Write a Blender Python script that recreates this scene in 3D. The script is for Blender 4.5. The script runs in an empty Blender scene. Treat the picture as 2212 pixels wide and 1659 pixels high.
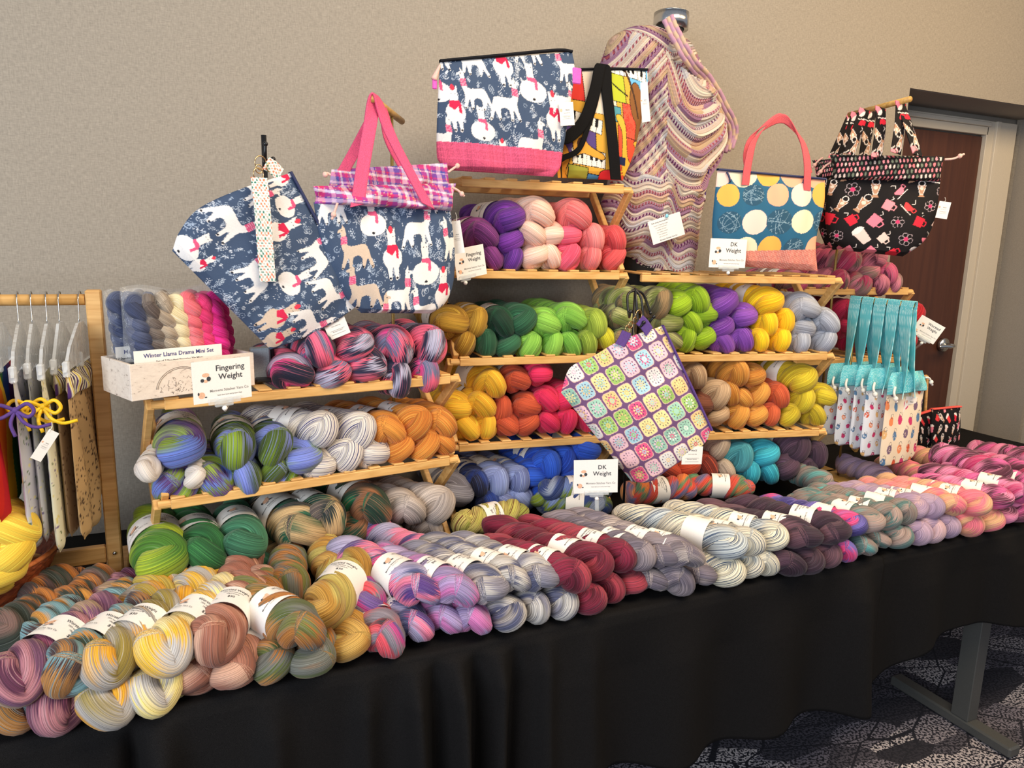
import bpy, math, random
import numpy as np
from mathutils import Vector, Matrix
random.seed(7); RNG = np.random.RandomState(7)
S = bpy.context.scene
COL = S.collection
PI = math.pi
# ------------------------------------------------------------------ camera
F, CX, CY = 1600.0, 1106.0, 829.5
P_, Y_, R_, CH = math.radians(10.9), math.radians(24.4), math.radians(1.37), 1.58
_f = np.array([math.sin(Y_)*math.cos(P_), math.cos(Y_)*math.cos(P_), -math.sin(P_)])
_r = np.array([math.cos(Y_), -math.sin(Y_), 0.0]); _u = np.cross(_r, _f)
_R = math.cos(R_)*_r + math.sin(R_)*_u; _U = -math.sin(R_)*_r + math.cos(R_)*_u
cam = bpy.data.objects.new('camera', bpy.data.cameras.new('camera')); COL.objects.link(cam)
cam.data.sensor_width = 36; cam.data.lens = F/2212*36; cam.data.clip_start = 0.05
cam.matrix_world = Matrix(((_R[0], _U[0], -_f[0], 0), (_R[1], _U[1], -_f[1], 0), (_R[2], _U[2], -_f[2], CH), (0, 0, 0, 1)))
S.camera = cam
# ------------------------------------------------------------------ light
S.view_settings.view_transform = 'Standard'; S.view_settings.look = 'None'
S.view_settings.gamma = 1; S.view_settings.exposure = 0.22
try: S.view_settings.use_curve_mapping = False
except Exception: pass
W = bpy.data.worlds.new('world'); S.world = W; W.use_nodes = True
W.node_tree.nodes['Background'].inputs[0].default_value = (0.80, 0.87, 1.0, 1)
W.node_tree.nodes['Background'].inputs[1].default_value = 0.30
def area(name, loc, target, sx, sy, power, col):
    l = bpy.data.lights.new(name, 'AREA'); l.shape = 'RECTANGLE'; l.size = sx; l.size_y = sy; l.energy = power; l.color = col
    o = bpy.data.objects.new(name, l); COL.objects.link(o); o.location = loc
    o.rotation_euler = (Vector(target)-Vector(loc)).to_track_quat('-Z', 'Y').to_euler(); return o
area('ceiling_panel_light', (3.1, 0.6, 3.0), (2.9, 1.9, 0.8), 1.4, 1.0, 34, (1.0, 0.70, 0.34))
area('ceiling_panel_light', (1.2, 0.2, 3.1), (0.9, 1.7, 0.8), 1.8, 1.0, 52, (1.0, 0.84, 0.63))
area('window_light', (-2.5, -1.1, 2.0), (0.1, 1.8, 1.15), 2.4, 1.8, 118, (0.84, 0.92, 1.0))
# ------------------------------------------------------------------ pixel -> place
def ray(x, y):
    d = _f + _R*(x-CX)/F - _U*(y-CY)/F
    return d/np.linalg.norm(d)
O3 = np.array([0, 0, CH])
def atY(x, y, Y): d = ray(x, y); return O3 + d*(Y/d[1])
def atZ(x, y, Z): d = ray(x, y); return O3 + d*((Z-CH)/d[2])
def atP(x, y, P0, n):
    d = ray(x, y); n = np.array(n, float); return O3 + d*(((np.array(P0)-O3)@n)/(d@n))
def vplane(p0, az):   # vertical plane through p0 with heading az degrees
    a = math.radians(az); return (p0[0], p0[1], 0), (-math.sin(a), math.cos(a), 0)
# ------------------------------------------------------------------ objects
def lin(c): return tuple(((v/255)/12.92 if v/255 <= 0.04045 else ((v/255+0.055)/1.055)**2.4) for v in c[:3])
def link(o, parent=None):
    COL.objects.link(o)
    if parent is not None: o.parent = parent
    return o
def tag(o, label=None, cat=None, group=None, kind=None):
    if label: o['label'] = label
    if cat: o['category'] = cat
    if group: o['group'] = group
    if kind: o['kind'] = kind
    return o
def empty(name, loc=(0, 0, 0), rz=0.0, label=None, cat=None, group=None):
    o = bpy.data.objects.new(name, None); COL.objects.link(o); o.location = [float(v) for v in loc]; o.rotation_euler = (0, 0, rz)
    o.empty_display_size = 0.05
    return tag(o, label, cat, group)
def fix_base(o):
    """put an Empty at the world base centre of its children (children keep their place)"""
    pts = []
    for c in o.children_recursive:
        if c.type == 'MESH':
            M = Matrix.Identity(4); q = c
            while q is not o: M = q.matrix_basis @ M; q = q.parent
            pts += [M @ Vector(b) for b in c.bound_box]
    if not pts: return
    xs = [p.x for p in pts]; ys = [p.y for p in pts]; zs = [p.z for p in pts]
    off = Vector(((min(xs)+max(xs))/2, (min(ys)+max(ys))/2, min(zs)))
    for c in o.children: c.location = c.location-off
    o.location = o.location+off
def me_new(name, v, f, mats=(), smooth=True, mi=None):
    m = bpy.data.meshes.new(name); v = np.asarray(v, float).reshape(-1, 3)
    if isinstance(f, np.ndarray) and f.ndim == 2:
        n, k = f.shape; m.vertices.add(len(v)); m.vertices.foreach_set('co', v.astype(np.float32).ravel())
        m.loops.add(n*k); m.loops.foreach_set('vertex_index', f.astype(np.int32).ravel())
        m.polygons.add(n); m.polygons.foreach_set('loop_start', np.arange(0, n*k, k, dtype=np.int32))
        try: m.polygons.foreach_set('loop_total', np.full(n, k, dtype=np.int32))
        except Exception: pass
        m.update(calc_edges=True)
    else:
        m.from_pydata([tuple(p) for p in v], [], [tuple(q) for q in f])
    if smooth: m.polygons.foreach_set('use_smooth', np.ones(len(m.polygons), dtype=bool))
    for x in mats: m.materials.append(x)
    if mi is not None: m.polygons.foreach_set('material_index', np.asarray(mi, dtype=np.int32))
    m.update(); return m
def ob(name, v, f, mat, parent=None, smooth=True, mi=None):
    mats = mat if isinstance(mat, (list, tuple)) else [mat]
    return link(bpy.data.objects.new(name, me_new(name, v, f, mats, smooth, mi)), parent)
class MB:
    """collects pieces that become ONE mesh"""
    def __init__(s): s.v = []; s.f = []; s.m = []; s.n = 0
    def add(s, v, f, mi=0):
        v = np.asarray(v, float).reshape(-1, 3); s.v.append(v)
        for q in f: s.f.append(tuple(int(i)+s.n for i in q)); s.m.append(mi)
        s.n += len(v); return s
    def box(s, c, d, rot=None, mi=0, bev=0.0):
        hx, hy, hz = d[0]/2, d[1]/2, d[2]/2; b = min(bev, hx*.9, hy*.9, hz*.9)
        if b <= 0:
            v = [(x, y, z) for x in (-hx, hx) for y in (-hy, hy) for z in (-hz, hz)]
            f = [(0, 1, 3, 2), (4, 6, 7, 5), (0, 4, 5, 1), (2, 3, 7, 6), (0, 2, 6, 4), (1, 5, 7, 3)]
        else:
            v = []; idx = {}
            for sx in (-1, 1):
                for sy in (-1, 1):
                    for sz in (-1, 1):
                        for k in range(3):
                            p = [sx*(hx-b), sy*(hy-b), sz*(hz-b)]; p[k] = (sx*hx, sy*hy, sz*hz)[k]
                            idx[(sx, sy, sz, k)] = len(v); v.append(tuple(p))
            f = []
            for k in range(3):
                a, c2 = (k+1) % 3, (k+2) % 3
                for sk in (-1, 1):
                    q = []
                    for (sa, sc) in ((-1, -1), (1, -1), (1, 1), (-1, 1)):
                        t = [0, 0, 0]; t[k] = sk; t[a] = sa; t[c2] = sc; q.append(idx[(t[0], t[1], t[2], k)])
                    f.append(tuple(q if sk > 0 else q[::-1]))
                for sa in (-1, 1):
                    for sc in (-1, 1):
                        q = []
                        for (sk, kk) in ((-1, a), (1, a), (1, c2), (-1, c2)):
                            t = [0, 0, 0]; t[k] = sk; t[a] = sa; t[c2] = sc; q.append(idx[(t[0], t[1], t[2], kk)])
                        f.append(tuple(q if sa*sc > 0 else q[::-1]))
            for sx in (-1, 1):
                for sy in (-1, 1):
                    for sz in (-1, 1):
                        q = [idx[(sx, sy, sz, k)] for k in range(3)]; f.append(tuple(q if sx*sy*sz > 0 else q[::-1]))
        v = np.array(v)
        if rot is not None: v = v @ np.array(rot).T
        return s.add(v+np.array(c, float), f, mi)
    def bar(s, a, b, w, t, up=(0, 0, 1), mi=0, bev=0.002):
        """rectangular bar from a to b, w across, t along up"""
        a = np.array(a, float); b = np.array(b, float); L = np.linalg.norm(b-a); z = (b-a)/L
        x = np.cross(up, z); x /= np.linalg.norm(x); y = np.cross(z, x)
        return s.box((a+b)/2, (w, t, L), np.stack([x, y, z], 1), mi, bev)
    def tube(s, pts, r, n=12, mi=0, closed=False, cap=True):
        v, f = tube(pts, r, n, closed, cap); return s.add(v, f, mi)
    def disc(s, c, nrm, r, mi=0, n=20):
        nrm = np.array(nrm, float); nrm /= np.linalg.norm(nrm); a = np.cross(nrm, (0, 0, 1.0) if abs(nrm[2]) < .9 else (1.0, 0, 0)); a /= np.linalg.norm(a); b = np.cross(nrm, a)
        t = np.linspace(0, 2*PI, n, endpoint=False)
        return s.add(np.array(c)+r*(np.cos(t)[:, None]*a+np.sin(t)[:, None]*b), [tuple(range(n))], mi)
    def ball(s, c, r, mi=0, n=14, sc=(1, 1, 1)):
        th = np.linspace(0, PI, n); ph = np.linspace(0, 2*PI, 2*n, endpoint=False)
        T, Ph = np.meshgrid(th, ph, indexing='ij')
        v = np.stack([np.sin(T)*np.cos(Ph)*sc[0], np.sin(T)*np.sin(Ph)*sc[1], np.cos(T)*sc[2]], -1).reshape(-1, 3)*r+np.array(c)
        m = 2*n; f = [(i*m+j, (i+1)*m+j, (i+1)*m+(j+1) % m, i*m+(j+1) % m) for i in range(n-1) for j in range(m)]
        return s.add(v, f, mi)
    def build(s, name, mat, parent=None, smooth=False):
        return ob(name, np.concatenate(s.v), s.f, mat, parent, smooth, s.m)
def frames(P, closed=False):
    P = np.asarray(P, float); n = len(P)
    if closed: T = np.roll(P, -1, 0)-np.roll(P, 1, 0)
    else: T = np.gradient(P, axis=0)
    T /= np.linalg.norm(T, axis=1)[:, None]+1e-12
    ref = np.array([0, 0, 1.0]) if abs(T[0][2]) < .9 else np.array([1.0, 0, 0])
    N = np.zeros_like(P); x = np.cross(T[0], ref); N[0] = x/np.linalg.norm(x)
    for i in range(1, n):
        x = N[i-1]-T[i]*(N[i-1]@T[i]); N[i] = x/np.linalg.norm(x)
    if closed:
        x = N[-1]-T[0]*(N[-1]@T[0]); x /= np.linalg.norm(x)
        ang = math.atan2(np.cross(N[0], x)@T[0], x@N[0]); B = np.cross(T, N); a = -ang*np.arange(n)/n
        N = N*np.cos(a)[:, None]+B*np.sin(a)[:, None]
    return T, N, np.cross(T, N)
def tube(P, r, n=12, closed=False, cap=True):
    P = np.asarray(P, float); m = len(P); T, N, B = frames(P, closed); r = np.broadcast_to(np.asarray(r, float), (m,))
    a = np.linspace(0, 2*PI, n, endpoint=False)
    v = P[:, None, :]+r[:, None, None]*(np.cos(a)[None, :, None]*N[:, None, :]+np.sin(a)[None, :, None]*B[:, None, :])
    f = []
    for i in range(m if closed else m-1):
        k = (i+1) % m
        for j in range(n): f.append((i*n+j, i*n+(j+1) % n, k*n+(j+1) % n, k*n+j))
    if cap and not closed: f.append(tuple(range(n))[::-1]); f.append(tuple((m-1)*n+j for j in range(n)))
    return v.reshape(-1, 3), f
def spline(pts, n=40):
    """Catmull-Rom through pts"""
    P = np.array(pts, float); P = np.vstack([2*P[0]-P[1], P, 2*P[-1]-P[-2]]); out = []
    seg = len(P)-3; ts = np.linspace(0, seg-1e-9, n)
    for t in ts:
        i = int(t); u = t-i; a, b, c, d = P[i:i+4]
        out.append(.5*((2*b)+(-a+c)*u+(2*a-5*b+4*c-d)*u*u+(-a+3*b-3*c+d)*u**3))
    return np.array(out)
# ------------------------------------------------------------------ materials
def mat_new(name):
    m = bpy.data.materials.new(name); m.use_nodes = True; nt = m.node_tree; b = nt.nodes['Principled BSDF']; return m, nt, b
def N(nt, t, **kw):
    n = nt.nodes.new(t)
    for k, v in kw.items(): setattr(n, k, v)
    return n
def setin(n, **kw):
    for k, v in kw.items(): n.inputs[k.replace('_', ' ')].default_value = v
def ramp(nt, stops, interp='LINEAR'):
    n = nt.nodes.new('ShaderNodeValToRGB'); r = n.color_ramp; r.interpolation = interp
    while len(r.elements) < len(stops): r.elements.new(0.5)
    for e, (p, c) in zip(r.elements, stops): e.position = p; e.color = (*lin(c), 1)
    return n
def plain(name, c, rough=.6, metal=0, bump=0.0, bscale=300, spec=.5, var=.06):
    m, nt, b = mat_new(name)
    no = N(nt, 'ShaderNodeTexNoise'); no.inputs['Scale'].default_value = bscale; no.inputs['Detail'].default_value = 3
    tc = N(nt, 'ShaderNodeTexCoord'); nt.links.new(tc.outputs['Object'], no.inputs['Vector'])
    c1 = tuple(max(0, v*(1-var)) for v in c); c2 = tuple(min(255, v*(1+var)) for v in c)
    r = ramp(nt, [(.3, c1), (.7, c2)]); nt.links.new(no.outputs['Fac'], r.inputs[0]); nt.links.new(r.outputs[0], b.inputs['Base Color'])
    b.inputs['Roughness'].default_value = rough; b.inputs['Metallic'].default_value = metal; b.inputs['Specular IOR Level'].default_value = spec
    if bump:
        bp = N(nt, 'ShaderNodeBump'); bp.inputs['Strength'].default_value = bump; bp.inputs['Distance'].default_value = .002
        nt.links.new(no.outputs['Fac'], bp.inputs['Height']); nt.links.new(bp.outputs[0], b.inputs['Normal'])
    return m
def wood(name, c1, c2, scale=1.0, rough=.45, upright=False):
    m, nt, b = mat_new(name)
    tc = N(nt, 'ShaderNodeTexCoord'); mp = N(nt, 'ShaderNodeMapping'); mp.inputs['Scale'].default_value = (40*scale, 30*scale, 2*scale) if upright else (3*scale, 30*scale, 40*scale)
    no = N(nt, 'ShaderNodeTexNoise'); setin(no, Scale=2.2, Detail=5.0, Distortion=.6)
    nt.links.new(tc.outputs['Object'], mp.inputs['Vector']); nt.links.new(mp.outputs[0], no.inputs['Vector'])
    r = ramp(nt, [(.3, c1), (.62, c2)]); nt.links.new(no.outputs['Fac'], r.inputs[0]); nt.links.new(r.outputs[0], b.inputs['Base Color'])
    bp = N(nt, 'ShaderNodeBump'); bp.inputs['Strength'].default_value = .15; bp.inputs['Distance'].default_value = .001
    nt.links.new(no.outputs['Fac'], bp.inputs['Height']); nt.links.new(bp.outputs[0], b.inputs['Normal'])
    b.inputs['Roughness'].default_value = rough; return m
def print_mat(name, rough=.8, weave=1.0, wscale=900):
    """cloth whose printed colours are stored on the panel's points"""
    m, nt, b = mat_new(name)
    at = N(nt, 'ShaderNodeAttribute'); at.attribute_name = 'print'
    nt.links.new(at.outputs['Color'], b.inputs['Base Color']); b.inputs['Roughness'].default_value = rough; b.inputs['Specular IOR Level'].default_value = .25
    tc = N(nt, 'ShaderNodeTexCoord'); no = N(nt, 'ShaderNodeTexNoise'); no.inputs['Scale'].default_value = wscale
    bp = N(nt, 'ShaderNodeBump'); bp.inputs['Strength'].default_value = .25*weave; bp.inputs['Distance'].default_value = .001
    nt.links.new(tc.outputs['Object'], no.inputs['Vector']); nt.links.new(no.outputs['Fac'], bp.inputs['Height']); nt.links.new(bp.outputs[0], b.inputs['Normal'])
    return m
M_PRINT = print_mat('printed_cloth'); M_CARD = print_mat('printed_card', .55, 0)
M_WOOD = wood('pine_wood', (206, 150, 84), (232, 184, 118)); M_BAMBOO = wood('pale_pine', (208, 154, 84), (232, 184, 114))
M_DARKWOOD = wood('dowel_wood', (176, 132, 66), (206, 164, 92))
M_BLACK = plain('black_metal', (22, 22, 24), .35); M_CHROME = plain('brushed_chrome', (205, 205, 205), .22, 1, var=.03)
M_BRASS = plain('brass_rod', (176, 148, 86), .35, .8); M_GOLD = plain('pale_gold_metal', (225, 190, 140), .25, 1)
M_WHITE = plain('white_card', (246, 240, 232), .6, var=.01); M_INK = plain('grey_ink', (60, 62, 66), .6); M_INK2 = plain('faint_ink', (150, 146, 142), .6)
M_NAVYINK = plain('navy_ink', (44, 50, 120), .6); M_ORANGEINK = plain('peach_ink', (236, 184, 150), .6)
# ------------------------------------------------------------------ writing
_tc = {}
def text_mesh(txt, size):
    k = (txt, size)
    if k in _tc: return _tc[k]
    c = bpy.data.curves.new('t', 'FONT'); c.body = txt; c.size = size; c.resolution_u = 2; c.align_x = 'CENTER'; c.offset = size*.012
    o = bpy.data.objects.new('t', c); COL.objects.link(o); dg = bpy.context.evaluated_depsgraph_get(); dg.update()
    m = bpy.data.meshes.new_from_object(o.evaluated_get(dg)); v = np.array([tuple(q.co) for q in m.vertices]).reshape(-1, 3); f = [tuple(p.vertices) for p in m.polygons]
    bpy.data.objects.remove(o); bpy.data.meshes.remove(m); bpy.data.curves.remove(c); _tc[k] = (v, f); return v, f
# ------------------------------------------------------------------ printed patterns (drawn shapes -> point colours)
class Cv:
    def __init__(s, w, h, bg, res=1000):
        s.w, s.h, s.res = w, h, res; s.nx, s.ny = int(w*res)+1, int(h*res)+1
        s.a = np.zeros((s.ny, s.nx, 3)); s.a[:] = lin(bg)
        s.X, s.Y = np.meshgrid(np.arange(s.nx)/res, np.arange(s.ny)/res)
    def _bb(s, x0, x1, y0, y1):
        i0, i1 = max(0, int(x0*s.res)), min(s.nx, int(x1*s.res)+2); j0, j1 = max(0, int(y0*s.res)), min(s.ny, int(y1*s.res)+2)
        return (slice(j0, j1), slice(i0, i1)) if i0 < i1 and j0 < j1 else None
    def poly(s, pts, col, jit=0):
        p = np.array(pts, float); bb = s._bb(p[:, 0].min(), p[:, 0].max(), p[:, 1].min(), p[:, 1].max())
        if bb is None: return
        X, Y = s.X[bb], s.Y[bb]; ins = np.zeros(X.shape, bool); q = np.roll(p, -1, 0)
        for (x1, y1), (x2, y2) in zip(p, q):
            if y1 == y2: continue
            ins ^= ((y1 > Y) != (y2 > Y)) & (X < (x2-x1)*(Y-y1)/(y2-y1)+x1)
        s.a[bb][ins] = lin(col)
    def ell(s, x, y, rx, ry, col, ang=0):
        r = max(rx, ry); bb = s._bb(x-r, x+r, y-r, y+r)
        if bb is None: return
        dx, dy = s.X[bb]-x, s.Y[bb]-y; c, n = math.cos(ang), math.sin(ang)
        s.a[bb][((dx*c+dy*n)/rx)**2+((-dx*n+dy*c)/ry)**2 <= 1] = lin(col)
    def line(s, pts, w, col):
        for (x1, y1), (x2, y2) in zip(pts[:-1], pts[1:]):
            bb = s._bb(min(x1, x2)-w, max(x1, x2)+w, min(y1, y2)-w, max(y1, y2)+w)
            if bb is None: continue
            X, Y = s.X[bb], s.Y[bb]; L2 = (x2-x1)**2+(y2-y1)**2+1e-12; t = np.clip(((X-x1)*(x2-x1)+(Y-y1)*(y2-y1))/L2, 0, 1)
            s.a[bb][np.hypot(X-x1-t*(x2-x1), Y-y1-t*(y2-y1)) <= w/2] = lin(col)
    def ring(s, x, y, r, w, col):
        t = np.linspace(0, 2*PI, 13); s.line(list(zip(x+r*np.cos(t), y+r*np.sin(t))), w, col)
    def sample(s, x, y):
        i = np.clip((x*s.res).round().astype(int), 0, s.nx-1); j = np.clip((y*s.res).round().astype(int), 0, s.ny-1); return s.a[j, i]
def xf(pts, x, y, sc, ang=0, flip=1):
    c, n = math.cos(ang), math.sin(ang); return [(x+sc*(c*px*flip-n*py), y+sc*(n*px*flip+c*py)) for px, py in pts]
def smooth_poly(p, n=60):
    P = np.array(p+[p[0], p[1], p[2]], float); out = []
    k = len(p)
    for t in np.linspace(0, k, n, endpoint=False):
        i = int(t); u = t-i; a, b, c, d = [np.array(p[(i+q) % k]) for q in (-1, 0, 1, 2)]
        out.append(tuple(.5*((2*b)+(-a+c)*u+(2*a-5*b+4*c-d)*u*u+(-a+3*b-3*c+d)*u**3)))
    return out
LSTAND = smooth_poly([(-.30, .42), (-.33, .30), (-.42, .02), (-.36, .0), (-.27, .2), (-.2, .02), (-.14, .02), (-.12, .26), (.06, .26), (.1, .02), (.16, .02), (.18, .25), (.28, .03), (.34, .03), (.28, .35), (.33, .55), (.33, .82), (.4, .84), (.38, .9), (.3, .93), (.29, 1.02), (.25, .95), (.22, .9), (.2, .62), (.14, .52), (-.2, .54)], 110)
LFRONT = smooth_poly([(-.05, 1.0), (-.1, 1.08), (-.1, .9), (-.1, .7), (-.22, .52), (-.2, .34), (-.13, .22), (-.1, .02), (-.04, .0), (-.02, .22), (.02, .22), (.05, .0), (.11, .02), (.13, .24), (.21, .36), (.21, .54), (.1, .7), (.1, .9), (.1, 1.08), (.05, 1.0)], 90)
LSIT = smooth_poly([(-.3, .12), (-.1, .02), (.16, .03), (.32, .16), (.34, .36), (.2, .5), (.1, .56), (.1, .8), (.12, .96), (.05, .92), (-.02, .93), (-.08, .97), (-.1, .85), (-.1, .56), (-.26, .46), (-.34, .3)], 90)
def llama(cv, kind, x, y, sc, ang=0, flip=1, body=(236, 228, 224)):
    T = lambda p: xf(p, x, y, sc, ang, flip)
    red = (214, 40, 78) if kind == 'f' else (222, 88, 128)
    if kind == 's':
        cv.poly(T(LSTAND), body); cv.poly(T([(.19, .58), (.34, .56), (.34, .74), (.2, .76)]), red)
        for k in range(4): cv.line(T([(.2, .6+.04*k), (.34, .59+.04*k)]), .0012, (245, 170, 190))
        for px in (-.38, -.16, .13, .31): cv.ell(*T([(px, .03)])[0], .022*sc, .022*sc, (30, 30, 40))
        cv.ell(*T([(.3, .88)])[0], .012*sc, .012*sc, (40, 40, 50))
    elif kind == 'f':
        cv.poly(T(LFRONT), body); cv.poly(T([(-.11, .72), (.11, .72), (.15, .62), (.14, .42), (.08, .44), (.08, .6), (-.02, .5), (-.14, .58)]), red)
        cv.ell(*T([(0, 1.03)])[0], .05*sc, .08*sc, (226, 60, 80), ang)
        for px in (-.07, .08): cv.ell(*T([(px, .03)])[0], .028*sc, .022*sc, (30, 30, 40))
        for px in (-.04, .04): cv.ell(*T([(px, .88)])[0], .012*sc, .008*sc, (40, 40, 50))
    else:
        cv.poly(T(LSIT), body); cv.poly(T([(-.1, .6), (.11, .6), (.16, .5), (.14, .3), (.07, .32), (.08, .48), (-.1, .52)]), red)
        cv.ell(*T([(0, .08)])[0], .04*sc, .03*sc, (30, 30, 40))
        for px in (-.03, .06): cv.ell(*T([(px, .85)])[0], .012*sc, .012*sc, (40, 40, 50))
def sprig(cv, x, y, sc, ang, k, col=(186, 196, 210)):
    L = lambda p, w: cv.line(xf(p, x, y, sc, ang), w*.72, col)
    if k == 0:
        L([(0, -1), (0, 1)], .0015)
        for q in (-.7, -.3, .1, .5):
            for d in (-1, 1): L([(0, q), (.42*d, q+.34)], .0017)
    elif k == 1:
        t = np.linspace(0, 2*PI, 10); L(list(zip(.35*np.cos(t), .8*np.sin(t))), .0014); L([(0, -.9), (0, .6)], .0012)
    elif k == 2:
        for a in range(3): L([(-.7*math.cos(a*PI/3), -.7*math.sin(a*PI/3)), (.7*math.cos(a*PI/3), .7*math.sin(a*PI/3))], .0014)
    elif k == 3:
        for a in range(6): q = xf([(.5*math.cos(a), .5*math.sin(a))], x, y, sc)[0]; cv.ell(q[0], q[1], .0013, .0013, col)
    elif k == 4: cv.ring(x, y, sc*.5, .0013, col); cv.ell(x, y, .0015, .0015, col)
    else: cv.ell(x, y, .0014, .0014, col)
def llama_cloth(w, h, placed, seed, ls=.105, bg=(66, 82, 108)):
    cv = Cv(w, h, bg); r = random.Random(seed); occ = []
    n = int(w*h/.00036)
    for i in range(n):
        x, y = r.random()*w, r.random()*h
        sprig(cv, x, y, r.choice((.007, .009, .012, .015)), r.uniform(-.8, .8), r.choice((0, 0, 0, 1, 1, 2, 3, 4, 5, 5)), r.choice(((186, 196, 210), (160, 174, 194), (210, 214, 222))))
    for (k, x, y, sc, a, fl, br) in placed: llama(cv, k, x*w, y*h, ls*sc, a, fl, (214, 190, 168) if br else (238, 232, 228))
    n_ = np.random.RandomState(seed).rand(cv.ny, cv.nx); cv.a *= (.93+.1*n_)[:, :, None]
    return cv
def coarse(cv, amt, seed):
    r = np.random.RandomState(seed); cv.a *= (1+amt*(r.rand(cv.ny, 1)-.5)+amt*(r.rand(1, cv.nx)-.5)+amt*(r.rand(cv.ny, cv.nx)-.5))[:, :, None]; return cv
def plaid(w, h, seed=1):
    cv = Cv(w, h, (160, 80, 150)); r = random.Random(seed); A = np.zeros((cv.ny, cv.nx, 3)); cols = [(214, 50, 100), (120, 70, 160), (225, 190, 215), (80, 84, 160), (200, 60, 130), (235, 225, 235), (150, 60, 150)]
    def bands(n):
        a = np.zeros((n, 3)); i = 0; k = r.randrange(7)
        while i < n:
            L = r.choice((5, 9, 14, 18)); a[i:i+L] = lin(cols[k % 7]); k += 1; i += L
            if r.random() < .4: a[i:i+1] = lin((240, 220, 160)); i += 1
        return a
    cv.a = (bands(cv.ny)[:, None, :]*.55+bands(cv.nx)[None, :, :]*.45); return cv
def balls_cloth(w, h):
    cv = Cv(w, h, (42, 98, 130)); r = random.Random(3)
    pal = [(250, 176, 140), (252, 178, 84), (250, 210, 196), (236, 222, 190), 0, 0]
    rows = [(.97, .030, [2, 3, 1, 0, 0, 3, 1], -.02), (.76, .026, [1, 4, 0, 2, 1, 4], .01), (.5, .028, [4, 2, 5, 3, 5, 2], .02), (.24, .026, [5, 3, 1, 4, 0, 3], .0), (.02, .026, [0, 5, 1, 4, 1, 2], .01)]
    for fy, rad, ks, off in [(a, b*1.36, c, d) for a, b, c, d in rows]:
        for i, k in enumerate(ks):
            x = w*(i+.35)/4.7+off; y = fy*h; rr = rad*r.uniform(.9, 1.1); c = pal[k]
            if c == 0:
                cv.ell(x, y, rr, rr, (46, 84, 108))
                for q in range(9):
                    a = r.random()*PI; t = np.linspace(-1, 1, 9); px = t*rr*.95; py = rr*.6*(1-t*t)*r.uniform(-1, 1)
                    cv.line([(x+math.cos(a)*u-math.sin(a)*v, y+math.sin(a)*u+math.cos(a)*v) for u, v in zip(px, py)], .0011, (140, 168, 184))
            else: cv.ell(x, y, rr, rr*r.uniform(1, 1.15), c, r.uniform(-.6, .6))
    return cv
def cup(cv, k, x, y, sc, a, col):
    T = lambda p: xf(p, x, y, sc, a); wh = (240, 228, 222)
    if k == 0:
        cv.poly(T([(-.4, -.5), (.4, -.5), (.45, .5), (-.45, .5)]), col); cv.line(T([(.45, .3), (.75, .2), (.7, -.2), (.4, -.25)]), .004, col); cv.line(T([(0, .6), (.15, .8), (-.1, 1.0)]), .002, wh)
    elif k == 1:
        cv.poly(T([(-.35, -.7), (.35, -.7), (.48, .5), (-.48, .5)]), col); cv.ell(*T([(0, .6)])[0], .5*sc, .25*sc, wh, a); cv.line(T([(-.5, .5), (.5, .5)]), .004, wh)
    elif k == 2:
        t = np.linspace(PI, 2*PI, 12); cv.poly(T(list(zip(.55*np.cos(t), .1+.6*np.sin(t)))), col); cv.ring(*T([(.62, -.05)])[0], sc*.2, .003, col); cv.line(T([(-.7, -.55), (.7, -.55)]), .003, wh); cv.line(T([(0, .3), (.2, .5), (-.1, .8)]), .002, wh)
    elif k == 3:
        cv.poly(T([(-.4, .5), (.4, .5), (.15, -.5), (.3, -.8), (-.3, -.8), (-.15, -.5)]), (186, 140, 110)); cv.line(T([(-.4, .5), (-.15, -.5), (.15, -.5), (.4, .5)]), .002, wh); cv.ell(*T([(0, .15)])[0], .18*sc, .18*sc, (236, 214, 196)); cv.ring(*T([(0, .7)])[0], .3*sc, .003, wh)
    else:
        for q in range(6): cv.ring(*T([(.4*math.cos(q*PI/3), .4*math.sin(q*PI/3))])[0], .22*sc, .0016, (190, 170, 175))
        cv.ell(*T([(0, 0)])[0], .2*sc, .2*sc, (214, 60, 110))
def cup_cloth(w, h, sc=.024, seed=5, step=.062):
    cv = Cv(w, h, (22, 18, 20)); r = random.Random(seed); pal = [(240, 66, 70), (240, 130, 150), (238, 206, 196), (222, 40, 60), (248, 150, 160)]
    j = 0; y = .01
    while y < h+.03:
        x = (j % 2)*step*.5+.01
        while x < w+.03:
            cup(cv, r.choice((0, 1, 2, 2, 3, 3, 4)), x+r.uniform(-.005, .005), y+r.uniform(-.005, .005), sc*r.uniform(.8, 1.1), r.uniform(-.9, .9), r.choice(pal)); x += step
        y += step*.82; j += 1
    return cv
def dot_cloth(w, h, bg, cols, step, rad, jit=0.0, seed=2):
    cv = Cv(w, h, bg); r = random.Random(seed); j = 0; y = 0
    while y < h:
        x = (j % 2)*step/2
        while x < w: cv.ell(x+r.uniform(-jit, jit), y+r.uniform(-jit, jit), rad, rad, r.choice(cols)); x += step
        y += step*.75; j += 1
    return cv
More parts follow.
